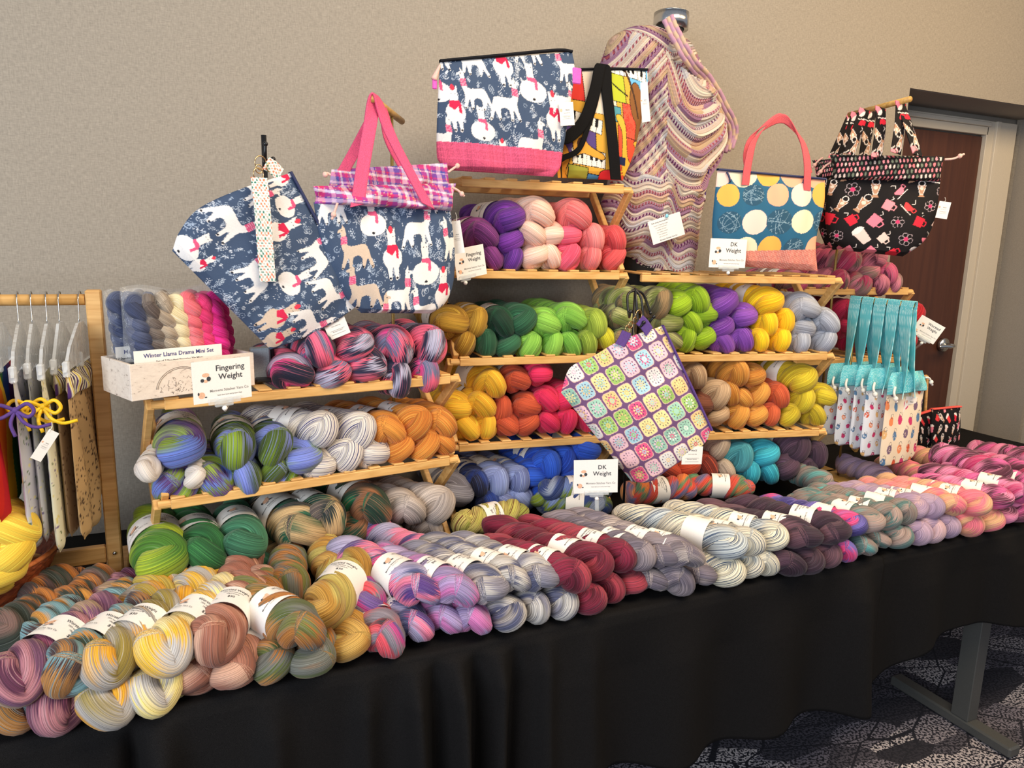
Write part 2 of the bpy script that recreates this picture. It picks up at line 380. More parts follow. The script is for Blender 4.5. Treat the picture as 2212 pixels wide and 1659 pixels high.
def granny_cloth(w, h, step=.0475):
    cv = Cv(w, h, (118, 84, 124)); r = random.Random(9)
    pal = [(240, 196, 208), (250, 206, 140), (238, 232, 226), (250, 230, 160), (152, 196, 176), (168, 204, 110), (176, 214, 226), (232, 96, 140), (170, 214, 190)]
    n = int(w/step)+2; m = int(h/step)+2
    for i in range(n):
        for j in range(m):
            x, y = (i+.3)*step, (j+.3)*step; hh = step*.45; c = r.choice(pal)
            pr = [(x+hh*math.copysign(abs(math.cos(t))**.45, math.cos(t)), y+hh*math.copysign(abs(math.sin(t))**.45, math.sin(t))) for t in np.linspace(0, 2*PI, 32, endpoint=False)]
            cv.poly(pr, (240, 200, 180)); cv.poly([(x+(a-x)*.93, y+(b-y)*.93) for a, b in pr], c)
            c2, c3 = r.choice(pal), r.choice(pal)
            for q in range(12):
                a = q*PI/6; cv.ell(x+.72*hh*math.cos(a), y+.72*hh*math.sin(a), .0024, .0015, (84, 62, 96), a)
            for q in range(8):
                a = q*PI/4+.39; cv.ell(x+.46*hh*math.cos(a), y+.46*hh*math.sin(a), .0036, .0026, c2, a)
                a += .39; cv.ell(x+.42*hh*math.cos(a), y+.42*hh*math.sin(a), .0018, .001, (84, 62, 96), a)
            for q in range(8): a = q*PI/4; cv.ell(x+.2*hh*math.cos(a), y+.2*hh*math.sin(a), .0022, .0018, c3, a)
    return cv
def keys(cv, x, y, w, h, n, ang=0):
    T = lambda p: xf(p, x, y, 1, ang)
    cv.poly(T([(0, 0), (w, 0), (w, h), (0, h)]), (246, 238, 224))
    for i in range(n+1): cv.line(T([(w*i/n, 0), (w*i/n, h)]), .0012, (30, 30, 30))
    for i in range(1, n):
        if i % 7 not in (3, 0): cv.poly(T([(w*i/n-w/n*.28, h*.4), (w*i/n+w/n*.28, h*.4), (w*i/n+w/n*.28, h), (w*i/n-w/n*.28, h)]), (24, 22, 24))
    cv.line(T([(0, 0), (w, 0), (w, h), (0, h), (0, 0)]), .0016, (30, 30, 30))
def music_cloth(w, h):
    cv = Cv(w, h, (226, 168, 60)); K = (26, 22, 24)
    def P(pts, c, sm=False):
        q = [(a*w, b*h) for a, b in pts]
        if sm: q = smooth_poly(q, 70)
        cv.poly(q, c); cv.line(q+[q[0]], .0018, K)
    P([(0, 1), (.35, 1), (.35, .62), (0, .62)], (226, 60, 50)); P([(.3, 1), (.62, 1), (.62, .55), (.3, .55)], (240, 220, 196)); P([(.5, 1), (.72, 1), (.72, .68), (.5, .68)], (184, 190, 50))
    P([(.0, .4), (.38, .44), (.38, .2), (.0, .2)], (92, 70, 130)); P([(.62, .5), (.95, .55), (.95, .1), (.62, .06)], (228, 84, 56)); P([(.78, 1), (1, 1), (1, .72), (.78, .72)], (110, 180, 220))
    P([(.48, .86), (.57, .86), (.57, .72), (.48, .72)], (50, 90, 170)); P([(.5, .64), (.66, .64), (.66, .52), (.5, .52)], (84, 150, 160)); P([(.68, .68), (.82, .68), (.86, .42), (.68, .42)], (236, 90, 66))
    for i in range(40): x = random.uniform(.69, .83)*w; y = random.uniform(.43, .67)*h; cv.ring(x, y, .003, .001, (200, 50, 40))
    P([(.1, .12), (.3, .12), (.3, .0), (.1, .0)], (160, 160, 60)); P([(.3, .08), (.5, .08), (.5, -.02), (.3, -.02)], (70, 130, 180)); P([(.42, .1), (.6, .14), (.7, .02), (.5, -.05)], (230, 50, 56), True); P([(.7, .1), (1, .16), (1, 0), (.68, -.02)], (200, 160, 200))
    keys(cv, .02*w, .84*h, .3*w, .12*h, 7, .1); keys(cv, .55*w, .9*h, .42*w, .09*h, 9, -.03); keys(cv, .06*w, .44*h, .38*w, .11*h, 7, -.15); keys(cv, .14*w, .13*h, .34*w, .12*h, 7, .03); keys(cv, .86*w, .4*h, .12*w, .2*h, 4, -.2)
    P([(.8, .84), (.86, .86), (.92, .78), (.96, .66), (.93, .55), (.98, .44), (.9, .36), (.82, .42), (.83, .54), (.78, .6), (.76, .72)], (136, 88, 46), True); cv.line([(.74*w, .98*h), (.86*w, .6*h)], .006, (70, 46, 30))
    P([(.6, .56), (.66, .58), (.7, .5), (.72, .3), (.78, .24), (.84, .34), (.8, .4), (.9, .42), (.94, .3), (.86, .14), (.74, .1), (.66, .18), (.66, .44)], (232, 178, 60), True)
    P([(.16, .36), (.24, .4), (.3, .3), (.46, .24), (.44, .2), (.26, .22), (.16, .2)], (232, 164, 60), True); cv.ell(.22*w, .3*h, .008, .014, (70, 40, 30), -.5)
    P([(-.05, .34), (.06, .3), (.12, .18), (.08, .06), (.12, -.05), (-.05, -.05)], (222, 150, 50), True); cv.ell(.04*w, .16*h, .011, .011, K); cv.line([(.04*w, .14*h), (.04*w, 0)], .004, K)
    cv.ring(.64*w, .2*h, .018, .003, (240, 190, 60)); cv.ring(.66*w, .17*h, .014, .003, (240, 190, 60)); cv.poly(xf([(0, 0), (.03, 0), (.03, .02), (0, .02)], .6*w, .2*h, 1), (30, 40, 80))
    P([(-.02, .9), (.1, .88), (.2, .98), (.22, .96), (.12, .82), (.02, .76)], (30, 30, 40), True); cv.line([(.5*w, .86*h), (.74*w, .74*h)], .004, K)
    return cv
def mitten_cloth(w, h, bg=(238, 220, 192), seed=4, sc=.0125, step=.047):
    cv = Cv(w, h, bg); r = random.Random(seed); pal = [(214, 92, 60), (92, 130, 168), (206, 60, 110), (226, 180, 120), (120, 96, 120), (236, 140, 90)]
    j = 0; y = .012
    while y < h:
        x = (j % 2)*step*.5+.01
        while x < w:
            c = r.choice(pal); a = r.uniform(-.6, .6); xx, yy = x+r.uniform(-.004, .004), y+r.uniform(-.004, .004)
            cv.ell(xx, yy, sc*.8, sc, c, a)
            if r.random() < .6:
                for q in range(4): cv.ell(xx+r.uniform(-.5, .5)*sc, yy+r.uniform(-.5, .5)*sc, .0015, .0015, bg)
            cv.ring(xx+sc*.3, yy+sc*1.1, sc*.5, .0012, (90, 80, 90)); x += step
        y += step*.8; j += 1
    return cv
# ------------------------------------------------------------------ cloth surfaces
def set_print(me, cols):
    at = me.attributes.new('print', 'FLOAT_COLOR', 'POINT'); c = np.ones((len(cols), 4), np.float32); c[:, :3] = cols; at.data.foreach_set('color', c.ravel())
def grid_faces(ny, nx, wrap=False):
    j, i = np.meshgrid(np.arange(ny-1), np.arange(nx if wrap else nx-1), indexing='ij'); i2 = (i+1) % nx
    return np.stack([j*nx+i, j*nx+i2, (j+1)*nx+i2, (j+1)*nx+i], -1).reshape(-1, 4)
def edge_curve(pts, v):
    P = np.array(pts, float)
    if len(P) > 2: P = spline(P, 60)
    s = np.concatenate([[0], np.cumsum(np.linalg.norm(np.diff(P, axis=0), axis=1))]); s /= s[-1]
    return np.stack([np.interp(v, s, P[:, k]) for k in range(3)], -1)
def pillow(name, Lp, Rp, cv, parent, bulge=.03, origin=None, sx=None, sy=None, res=620, wr=.0022, seed=1, flat_bottom=False, mat=None, top=.25, back=True):
    """stuffed cloth panel between two side curves given from top to bottom; print laid along (sx, sy) from origin"""
    Lp = [np.array(p, float) for p in Lp]; Rp = [np.array(p, float) for p in Rp]
    W_ = np.linalg.norm(Rp[0]-Lp[0]); H_ = sum(np.linalg.norm(Lp[i+1]-Lp[i]) for i in range(len(Lp)-1))
    nx, ny = max(12, int(W_*res)), max(12, int(H_*res)); u = np.linspace(0, 1, nx); v = np.linspace(0, 1, ny)
    L, R = edge_curve(Lp, v), edge_curve(Rp, v); base = L[:, None, :]*(1-u)[None, :, None]+R[:, None, :]*u[None, :, None]
    ax = (Rp[0]-Lp[0])/W_ if sx is None else sx/np.linalg.norm(sx)
    dn = (Lp[-1]+Rp[-1]-Lp[0]-Rp[0]); ay = -dn/np.linalg.norm(dn) if sy is None else sy/np.linalg.norm(sy)
    nrm = np.cross(ax, ay); nrm /= np.linalg.norm(nrm)
    if nrm@(np.array([0, 0, CH])-Lp[0]) < 0: nrm = -nrm
    U, V = np.meshgrid(u, v); prof = np.clip(1-(2*U-1)**2, 0, 1)**.45*np.clip((1-(1-V)**3)*top+(1-top)*np.sin(PI*np.clip(V, 0, 1)*.92)**.7, 0, 1)*np.clip((1-V)*14, 0, 1)**.5
    r = np.random.RandomState(seed); w = sum(np.sin(r.uniform(2, 9)*U*W_*10+r.uniform(-6, 6)*V+r.uniform(0, 6))*r.uniform(.3, 1) for _ in range(5))
    surf = base+nrm*((prof*bulge)+w*wr*np.clip(prof*3, 0, 1))[:, :, None]
    rel = base-Lp[0]; ra, rb = rel@ax, rel@ay; ra = (ra-ra.min())/(ra.max()-ra.min()); rb = (rb-rb.min())/(rb.max()-rb.min()); cols = cv.sample(ra*cv.w, rb*cv.h)
    v1 = surf.reshape(-1, 3); f1 = grid_faces(ny, nx)[:, ::-1]; c1 = cols.reshape(-1, 3)
    if back:
        st = 6; bj = np.unique(np.concatenate([np.arange(0, ny, st), [ny-1]])); bi = np.unique(np.concatenate([np.arange(0, nx, st), [nx-1]]))
        b = (base-nrm*((prof*bulge*.8))[:, :, None])[np.ix_(bj, bi)]
        v1 = np.concatenate([v1, b.reshape(-1, 3)]); c1 = np.concatenate([c1, cols[np.ix_(bj, bi)].reshape(-1, 3)]); f1 = np.concatenate([f1, grid_faces(len(bj), len(bi))+nx*ny])
    o = ob(name, v1, f1, mat or M_PRINT, parent); set_print(o.data, c1); o['_n'] = [float(q) for q in nrm]; del o['_n']; return o, nrm, ax, ay
def ribbon(name, pts, wdir, width, mat, parent, thick=.002, n=60, cv=None, res=900):
    """strap following pts, wdir = width direction (or list of them)"""
    P = spline(pts, n) if len(pts) > 2 else np.linspace(pts[0], pts[1], n)
    wd = np.array(wdir, float)
    if wd.ndim == 1: wd = np.tile(wd, (len(pts), 1))
    WD = np.stack([np.interp(np.linspace(0, len(pts)-1, n), np.arange(len(pts)), wd[:, k]) for k in range(3)], -1); WD /= np.linalg.norm(WD, axis=1)[:, None]
    T = np.gradient(P, axis=0); T /= np.linalg.norm(T, axis=1)[:, None]+1e-9; Nn = np.cross(T, WD); Nn /= np.linalg.norm(Nn, axis=1)[:, None]+1e-9
    m = 9 if cv is None else max(9, int(width*res)); t = np.linspace(-.5, .5, m)
    s = np.concatenate([[0], np.cumsum(np.linalg.norm(np.diff(P, axis=0), axis=1))])
    fr = P[:, None, :]+t[None, :, None]*width*WD[:, None, :]; a = fr+Nn[:, None, :]*thick/2; b = fr[:, ::-1, :]-Nn[:, None, :]*thick/2
    ring = np.concatenate([a, b], 1); k = ring.shape[1]
    fs = np.concatenate([grid_faces(n, k, True), ]); o = ob(name, ring.reshape(-1, 3), fs, mat, parent)
    if cv is not None:
        sx = np.concatenate([(t+.5)*width, (t[::-1]+.5)*width]); X, Y = np.meshgrid(sx, s); set_print(o.data, cv.sample(np.mod(X, cv.w), np.mod(Y, cv.h)).reshape(-1, 3))
    return o
def flatcard(name, c, ax, ay, w, h, parent, texts=(), th=.0006, mat=None, extra=(), logo=True):
    """card with writing on its face; texts = (string, size, x, y, ink index)"""
    ax = np.array(ax, float); ax /= np.linalg.norm(ax); ay = np.array(ay, float); ay -= ax*(ay@ax); ay /= np.linalg.norm(ay); n = np.cross(ax, ay)
    b = MB(); b.box(c, (w, h, th), np.stack([ax, ay, n], 1), 0)
    def put(v, f, mi, lift=.0004): b.add(np.array(c)+v[:, :1]*ax+v[:, 1:2]*ay+n*(th/2+lift), f, mi)
    for tx, sz, x, y, mi in texts:
        v, f = text_mesh(tx, sz); v = v.copy(); v[:, 0] += x; v[:, 1] += y; put(v, f, mi)
    for x0, y0, x1, y1, mi in extra:
        if abs(x1-x0) < .02 and abs(y1-y0) < .02:
            t = np.linspace(0, 2*PI, 14, endpoint=False); put(np.stack([(x0+x1)/2+(x1-x0)/2*np.cos(t), (y0+y1)/2+(y1-y0)/2*np.sin(t), 0*t], -1), [tuple(range(14))], mi, .0003 if mi == 4 else .00045); continue
        put(np.array([(x0, y0, 0), (x1, y0, 0), (x1, y1, 0), (x0, y1, 0)], float), [(0, 1, 2, 3)], mi, .0003)
    return b.build(name, [mat or M_WHITE, M_INK, M_INK2, M_NAVYINK, M_ORANGEINK], parent)
# ------------------------------------------------------------------ yarn
def yarn(name, cols, fu=14, speck=None, sharp=.5, line=.5):
    """cols along the strand; fu = colour changes per metre; speck = colour of dyed flecks"""
    m, nt, b = mat_new(name); L = nt.links.new
    at = N(nt, 'ShaderNodeAttribute'); at.attribute_name = 'strand'
    oi = N(nt, 'ShaderNodeObjectInfo'); mul = N(nt, 'ShaderNodeMath', operation='MULTIPLY'); mul.inputs[1].default_value = 37.0; L(oi.outputs['Random'], mul.inputs[0])
    cmb = N(nt, 'ShaderNodeCombineXYZ'); L(mul.outputs[0], cmb.inputs[0]); L(mul.outputs[0], cmb.inputs[1])
    m1 = N(nt, 'ShaderNodeMapping'); m1.inputs['Scale'].default_value = (fu, .28, .28); L(at.outputs['Vector'], m1.inputs['Vector'])
    ad = N(nt, 'ShaderNodeVectorMath', operation='ADD'); L(m1.outputs[0], ad.inputs[0]); L(cmb.outputs[0], ad.inputs[1])
    m4 = N(nt, 'ShaderNodeMapping'); m4.inputs['Scale'].default_value = (5, 12, 12); L(at.outputs['Vector'], m4.inputs['Vector'])
    n4 = N(nt, 'ShaderNodeTexNoise'); setin(n4, Scale=1.0, Detail=2.0); L(m4.outputs[0], n4.inputs['Vector'])
    sh = N(nt, 'ShaderNodeVectorMath', operation='MULTIPLY_ADD'); cm = N(nt, 'ShaderNodeCombineXYZ'); L(n4.outputs['Fac'], cm.inputs[0]); L(cm.outputs[0], sh.inputs[0]); sh.inputs[1].default_value = (.5, 0, 0); L(ad.outputs[0], sh.inputs[2])
    n1 = N(nt, 'ShaderNodeTexNoise'); setin(n1, Scale=1.0, Detail=1.0); L(sh.outputs[0], n1.inputs['Vector'])
    mr = N(nt, 'ShaderNodeMapRange'); mr.inputs['From Min'].default_value = .3; mr.inputs['From Max'].default_value = .7; L(n1.outputs['Fac'], mr.inputs['Value'])
    k = len(cols); st = []
    for i, c in enumerate(cols):
        a, e = i/k, (i+1)/k; g = (1-sharp)*.5/k
        if k > 2: st += [(a+g, c), (e-g, c)]
        else: st += [((i+.5)/k, c)]
    r = ramp(nt, st); L(mr.outputs[0], r.inputs[0])
    # fine parallel plies
    m2 = N(nt, 'ShaderNodeMapping'); m2.inputs['Scale'].default_value = (6, 19, 19); L(at.outputs['Vector'], m2.inputs['Vector'])
    n2 = N(nt, 'ShaderNodeTexNoise'); setin(n2, Scale=1.0, Detail=2.0, Roughness=.6, Distortion=.15); L(m2.outputs[0], n2.inputs['Vector'])
    ra = N(nt, 'ShaderNodeMapRange'); setin(ra, From_Min=.36, From_Max=.56, To_Min=1-line*.95, To_Max=1.1); L(n2.outputs['Fac'], ra.inputs['Value'])
    # single threads of another dip of the dye
    m3 = N(nt, 'ShaderNodeMapping'); m3.inputs['Scale'].default_value = (10, 18, 18); L(at.outputs['Vector'], m3.inputs['Vector'])
    n3 = N(nt, 'ShaderNodeTexNoise'); setin(n3, Scale=1.0, Detail=1.0); L(m3.outputs[0], n3.inputs['Vector'])
    thr = N(nt, 'ShaderNodeMapRange'); setin(thr, From_Min=.55 if speck else .6, From_Max=.61 if speck else .72); L(n3.outputs['Fac'], thr.inputs['Value'])
    mx = N(nt, 'ShaderNodeMix', data_type='RGBA'); L(thr.outputs[0], mx.inputs['Factor']); L(r.outputs[0], mx.inputs['A'])
    if speck: mx.inputs['B'].default_value = (*lin(speck), 1)
    else:
        a = cols[0]; q = tuple(min(255, v*1.22+18) for v in a) if k < 3 else tuple(v*.75+55 for v in cols[k//2]); mx.inputs['B'].default_value = (*lin(q), 1)
    sc = N(nt, 'ShaderNodeVectorMath', operation='SCALE'); L(mx.outputs['Result'], sc.inputs[0]); L(ra.outputs[0], sc.inputs['Scale'])
    L(sc.outputs[0], b.inputs['Base Color'])
    bp = N(nt, 'ShaderNodeBump'); bp.inputs['Strength'].default_value = .9; bp.inputs['Distance'].default_value = .0016
    L(n2.outputs['Fac'], bp.inputs['Height']); L(bp.outputs[0], b.inputs['Normal'])
    b.inputs['Roughness'].default_value = .72; b.inputs['Specular IOR Level'].default_value = .3
    b.inputs['Sheen Weight'].default_value = .12; b.inputs['Sheen Roughness'].default_value = .5
    return m
def strand_attr(me, u, n, m):
    a = np.linspace(0, 2*PI, n, endpoint=False); at = me.attributes.new('strand', 'FLOAT_VECTOR', 'POINT')
    U = np.repeat(u, n); V = np.tile(a, m); at.data.foreach_set('vector', np.stack([U, np.cos(V), np.sin(V)], -1).astype(np.float32).ravel())
def hank_mesh(name, Lh, a, rs, turns, th0, seed, flat=1.0, headr=1.15, n=22, m=200):
    """closed loop of yarn twisted round itself: head at y=0, axis +Y"""
    r = np.random.RandomState(seed); y0, y1 = rs*.75, Lh-rs*.8
    y = np.linspace(y0, y1, 90); th = th0+2*PI*turns*((y-y0)/(y1-y0)-.035*np.sin(2*PI*(y-y0)/(y1-y0))); w = 1+.12*np.sin(y*40+seed)
    A = np.stack([a*w*np.cos(th), y, a*w*np.sin(th)], -1); B = np.stack([-a*w*np.cos(th), y, -a*w*np.sin(th)], -1)
    ph = np.linspace(0, PI, 16)[1:-1]
    def arc(p, q, d): c = (p+q)/2; e = (p-q)/2; return c+np.cos(ph)[:, None]*e+np.sin(ph)[:, None]*np.array([0, d*a*.55, 0])
    P = np.concatenate([A, arc(A[-1], B[-1], 1), B[::-1], arc(B[0], A[0], -1)])
    P = np.concatenate([P, P[:1]]); s = np.concatenate([[0], np.cumsum(np.linalg.norm(np.diff(P, axis=0), axis=1))]); t = np.linspace(0, s[-1], m, endpoint=False)
    P = np.stack([np.interp(t, s, P[:, k]) for k in range(3)], -1)
    for _ in range(3): P = (np.roll(P, 1, 0)+2*P+np.roll(P, -1, 0))/4
    e = np.minimum(P[:, 1], Lh-P[:, 1]); rad = rs*(1+(headr-1)*np.exp(-(P[:, 1]/.04)**2))*(1+.05*np.sin(t*31+seed)+.03*np.sin(t*73+2*seed))
    rad *= np.where(P[:, 1] > Lh*.75, 1-.10*(P[:, 1]/Lh-.75)/.25, 1)
    T, Nn, Bn = frames(P, True); al = np.linspace(0, 2*PI, n, endpoint=False)
    R = rad[:, None]*(1+.035*np.sin(3*al[None, :]+t[:, None]*9+seed)+.03*np.sin(5*al[None, :]-t[:, None]*14)+.02*np.sin(9*al[None, :]+t[:, None]*5))
    v = P[:, None, :]+R[:, :, None]*(np.cos(al)[None, :, None]*Nn[:, None, :]+np.sin(al)[None, :, None]*Bn[:, None, :])
    v = v.reshape(-1, 3); v[:, 2] *= flat; v[:, 2] += .045
    j, i = np.meshgrid(np.arange(m), np.arange(n), indexing='ij'); j2, i2 = (j+1) % m, (i+1) % n
    f = np.stack([j*n+i, j*n+i2, j2*n+i2, j2*n+i], -1).reshape(-1, 4)
    me = me_new(name, v, f, [M_WHITE]); strand_attr(me, t, n, m); return me
HM = [hank_mesh('hank_%s' % 'abcdefgh'[i], .235+.012*(i % 3), a, rs, tu, th, i*7+3, fl, hr) for i, (a, rs, tu, th, fl, hr) in enumerate([
    (.021, .0245, 2.5, .2, 1, 1.16), (.0215, .024, 2.8, 1.0, .97, 1.2), (.022, .024, 2.6, 1.75, 1, 1.12), (.021, .025, 2.3, 2.5, .95, 1.2), (.0225, .0235, 2.7, .65, 1.0, 1.22), (.021, .0245, 3.0, 2.1, .98, 1.15)])]
def band_mesh():
    nx, ny = 40, 7; a = np.linspace(0, 2*PI, nx, endpoint=False); y = np.linspace(.078, .142, ny); v = []
    for q, yy in enumerate(y): rr = .0468+.0006*np.sin(3*a+q*.4); v.append(np.stack([rr*np.cos(a), np.full(nx, yy), .045+rr*.985*np.sin(a)], -1))
    v = np.concatenate(v); f = [tuple(q) for q in grid_faces(ny, nx, True)]; b = MB(); b.add(v, f, 0)
    vi = v.copy(); c = np.array([0, 0, .045]); vi[:, [0, 2]] = (vi[:, [0, 2]]-c[[0, 2]])*.985+c[[0, 2]]; b.add(vi, [q[::-1] for q in f], 0)
    def wrap(v2, f2, mi, cx, cy, rev=1):
        th = PI/2-(v2[:, 0]+cx)/.0475; rr = .04755; b.add(np.stack([rr*np.cos(th), cy+v2[:, 1], .045+rr*.99*np.sin(th)], -1), f2, mi)
    for tx, sz, x, y, mi in (("Momens Stitches Yarn Co", .0052, 0, .094, 1), ("hand dyed yarn", .003, 0, .089, 2), ("Worsted Weight", .0085, .052, .124, 1), ("100% superwash merino", .0042, .052, .117, 1), ("100g 218 yards", .0042, .052, .110, 1), ("$30", .009, .052, .098, 1)):
        v2, f2 = text_mesh(tx, sz); wrap(v2, f2, mi, x, y)
    def blob(cx, cy, rx, ry, mi, k=12):
        t = np.linspace(0, 2*PI, k, endpoint=False); wrap(np.stack([rx*np.cos(t), ry*np.sin(t), 0*t], -1), [tuple(range(k))], mi, cx, cy)
    blob(-.001, .113, .0075, .0062, 4); blob(-.009, .115, .0028, .0036, 1); blob(.0075, .108, .0042, .0016, 1); blob(.004, .1195, .0032, .0022, 4); blob(-.003, .1045, .0045, .0014, 2)
    o = b.build('b', [M_WHITE, M_INK, M_INK2, M_NAVYINK, M_ORANGEINK], None, True); me = o.data; bpy.data.objects.remove(o); me.name = 'paper_band'; return me
BM = band_mesh()
HANKS = []
YM = {}
def Yc(k, words, *a, **kw): YM[k] = (yarn('yarn_'+words.replace(' ', '_'), *a, **kw), words)
def hank(c, dirv, s, key, band, place, layer, px, roll=0.0, tilt=0.0, mesh=None, ls=1.0):
    """c = centre of the head lobes, dirv = direction the hank runs away from the head"""
    d = np.array([dirv[0], dirv[1], 0.0]); d /= np.linalg.norm(d); d[2] = math.tan(tilt); d /= np.linalg.norm(d)
    x = np.cross(d, (0, 0, 1.0)); x /= np.linalg.norm(x); z = np.cross(x, d)
    xr = x*math.cos(roll)+z*math.sin(roll); zr = -x*math.sin(roll)+z*math.cos(roll)
    o0 = np.array(c, float)-d*.032*s
    root = bpy.data.objects.new('yarn_hank', None); COL.objects.link(root); root.empty_display_size = .03
    base = o0-zr*.045*s
    root.matrix_world = Matrix(((xr[0], d[0], zr[0], base[0]), (xr[1], d[1], zr[1], base[1]), (xr[2], d[2], zr[2], base[2]), (0, 0, 0, 1))) @ Matrix.Diagonal((s, s*ls, s, 1))
    me = HM[random.randrange(len(HM)) if mesh is None else mesh]
    b = bpy.data.objects.new('twisted_strands', me); link(b, root); b.material_slots[0].link = 'OBJECT'; b.material_slots[0].material = YM[key][0]
    if band:
        bb = bpy.data.objects.new('paper_band', BM); link(bb, root); bb.scale = (1, 1/ls, 1)
        if band != 1:   # turned round so the back text shows
            bb.matrix_basis = Matrix.Translation((0, 0, .045)) @ Matrix.Rotation(band, 4, 'Y') @ Matrix.Translation((0, 0, -.045)) @ Matrix.Diagonal((1, 1/ls, 1, 1))
        bb['label'] = 'white printed paper band'
    root['category'] = 'yarn hank'; HANKS.append([root, YM[key][1], place, layer, px]); return root
ORD = ['', 'second', 'third', 'fourth', 'fifth', 'sixth', 'seventh', 'eighth', 'ninth', 'tenth']
def label_hanks():
    g = {}
    for h in HANKS: g.setdefault((h[1], h[2], h[3]), []).append(h)
    for (col, place, layer), hs in g.items():
        hs.sort(key=lambda h: h[4]); n = len(hs)
        for i, h in enumerate(hs):
            pos = '' if n == 1 else (', left one' if n == 2 and i == 0 else ', right one' if n == 2 else ', leftmost' if i == 0 else ', rightmost' if i == n-1 else ', %s from left' % ORD[i])
            h[0]['label'] = '%s hank %s%s%s' % (col, place, (', '+layer) if layer else '', pos)
            h[0]['group'] = 'yarn hanks '+place
# colourways
Yc('pn', 'pink and navy', [(30, 32, 56), (236, 60, 140), (110, 114, 146), (244, 100, 130), (36, 38, 66), (180, 176, 200), (34, 36, 62)], 10, line=.6)
Yc('multi', 'purple green blue', [(120, 88, 150), (130, 152, 40), (108, 130, 208), (92, 60, 120), (150, 176, 60), (190, 150, 190)], 9)
Yc('grnpur', 'olive green and blue', [(130, 156, 44), (70, 90, 30), (120, 134, 210), (150, 170, 60)], 9)
Yc('spw', 'white speckled', [(240, 230, 216), (226, 216, 206)], 14, speck=(70, 72, 124), line=.5)
Yc('amber', 'amber orange', [(236, 152, 62), (200, 116, 40)], 12)
Yc('mini', 'small white', [(238, 226, 214), (222, 206, 192)], 10, line=.3)
Yc('lime0', 'yellow green', [(150, 170, 30), (70, 118, 34), (168, 186, 44)], 9)
Yc('grn', 'bright green', [(52, 120, 60), (30, 88, 46)], 10)
Yc('fgrn', 'muted forest green', [(66, 126, 92), (40, 92, 66)], 10)
Yc('dkgt', 'dark green and tan', [(22, 58, 50), (34, 90, 64), (200, 166, 118), (30, 44, 44), (96, 84, 80)], 10)
Yc('emer', 'emerald and brown', [(24, 110, 74), (30, 60, 44), (150, 96, 60), (22, 90, 60)], 10)
Yc('lgrey', 'light taupe grey', [(196, 180, 168), (160, 148, 142)], 12)
Yc('bgrey', 'bluish grey', [(160, 160, 172), (124, 120, 130)], 12)
Yc('purp', 'vivid purple', [(124, 52, 160), (92, 42, 136)], 12)
Yc('plm', 'magenta purple', [(150, 60, 140), (106, 44, 110)], 12)
Yc('peach', 'pale peach', [(250, 206, 184), (236, 184, 162)], 12, line=.35)
Yc('salm', 'salmon pink', [(244, 134, 130), (228, 110, 110)], 12, line=.35)
Yc('hotp', 'warm hot pink', [(246, 98, 124), (226, 76, 104)], 12, line=.35)
Yc('corl', 'coral red', [(226, 84, 84), (200, 62, 66)], 12, line=.4)
Yc('gold', 'mustard gold', [(206, 160, 54), (160, 116, 30)], 12)
Yc('dgrn', 'dark green', [(24, 78, 50), (14, 52, 34)], 12)
Yc('mgrn', 'forest green', [(48, 104, 70), (32, 80, 52)], 12)
Yc('lime', 'lime green', [(140, 196, 74), (108, 166, 56)], 12, line=.4)
Yc('oliv', 'olive green', [(164, 184, 64), (128, 150, 46)], 12, line=.4)
Yc('yelo', 'citrus yellow', [(214, 204, 44), (190, 176, 30)], 12)
Yc('ylw', 'golden yellow', [(248, 192, 52), (226, 162, 34)], 12, line=.35)
Yc('byl', 'bright yellow', [(254, 200, 24), (238, 178, 14)], 12, line=.3)
Yc('rust', 'rust orange', [(208, 86, 48), (170, 62, 36)], 12, line=.45)
Yc('pnk', 'raspberry pink', [(236, 44, 92), (204, 30, 76)], 12, line=.4)
Yc('peri', 'periwinkle blue', [(150, 164, 216), (116, 126, 176)], 12, line=.4)
Yc('navy', 'navy blue', [(42, 46, 84), (34, 60, 140), (30, 32, 58)], 10)
Yc('royl', 'royal blue', [(44, 92, 208), (28, 66, 172)], 12, line=.45)
Yc('bgv', 'blue and green variegated', [(120, 140, 190), (130, 150, 40), (50, 70, 130), (160, 170, 190)], 10)
Yc('camo', 'mossy variegated', [(120, 130, 60), (176, 176, 110), (90, 84, 60), (160, 130, 90)], 12)
Yc('chart', 'chartreuse green', [(156, 190, 30), (124, 158, 20)], 12, line=.4)
Yc('viol', 'violet', [(140, 78, 178), (108, 50, 146)], 12, line=.4)
Yc('sgry', 'silver grey', [(176, 180, 192), (148, 152, 166)], 12, line=.4)
Yc('tan', 'tan beige', [(206, 172, 136), (176, 142, 108)], 12)
Yc('beig', 'stone beige', [(196, 178, 158), (170, 150, 130)], 12)
Yc('brwn', 'chestnut brown', [(124, 70, 50), (90, 48, 36)], 12)
Yc('ochr', 'ochre orange', [(226, 154, 66), (188, 116, 38)], 12, line=.4)
Yc('tngr', 'burnt tangerine', [(214, 96, 54), (186, 72, 40)], 12, line=.4)
Yc('cyel', 'olive yellow', [(208, 184, 40), (180, 154, 26)], 12, line=.4)
Yc('brst', 'brick rust', [(186, 66, 34), (110, 34, 22)], 12)
Yc('turq', 'turquoise', [(60, 180, 204), (40, 148, 170)], 12, line=.4)
Yc('teal', 'sea teal', [(84, 166, 178), (54, 132, 144)], 12, line=.4)
Yc('plum', 'dark plum', [(84, 58, 76), (54, 36, 52)], 12)
Yc('pkvr', 'pink and plum variegated', [(216, 92, 130), (110, 50, 70), (226, 130, 150), (150, 120, 110), (190, 60, 100)], 9)
Yc('mag', 'crimson magenta', [(190, 34, 80), (150, 24, 50)], 12)
Yc('red', 'bright red', [(206, 24, 40), (170, 14, 30)], 12, line=.35)
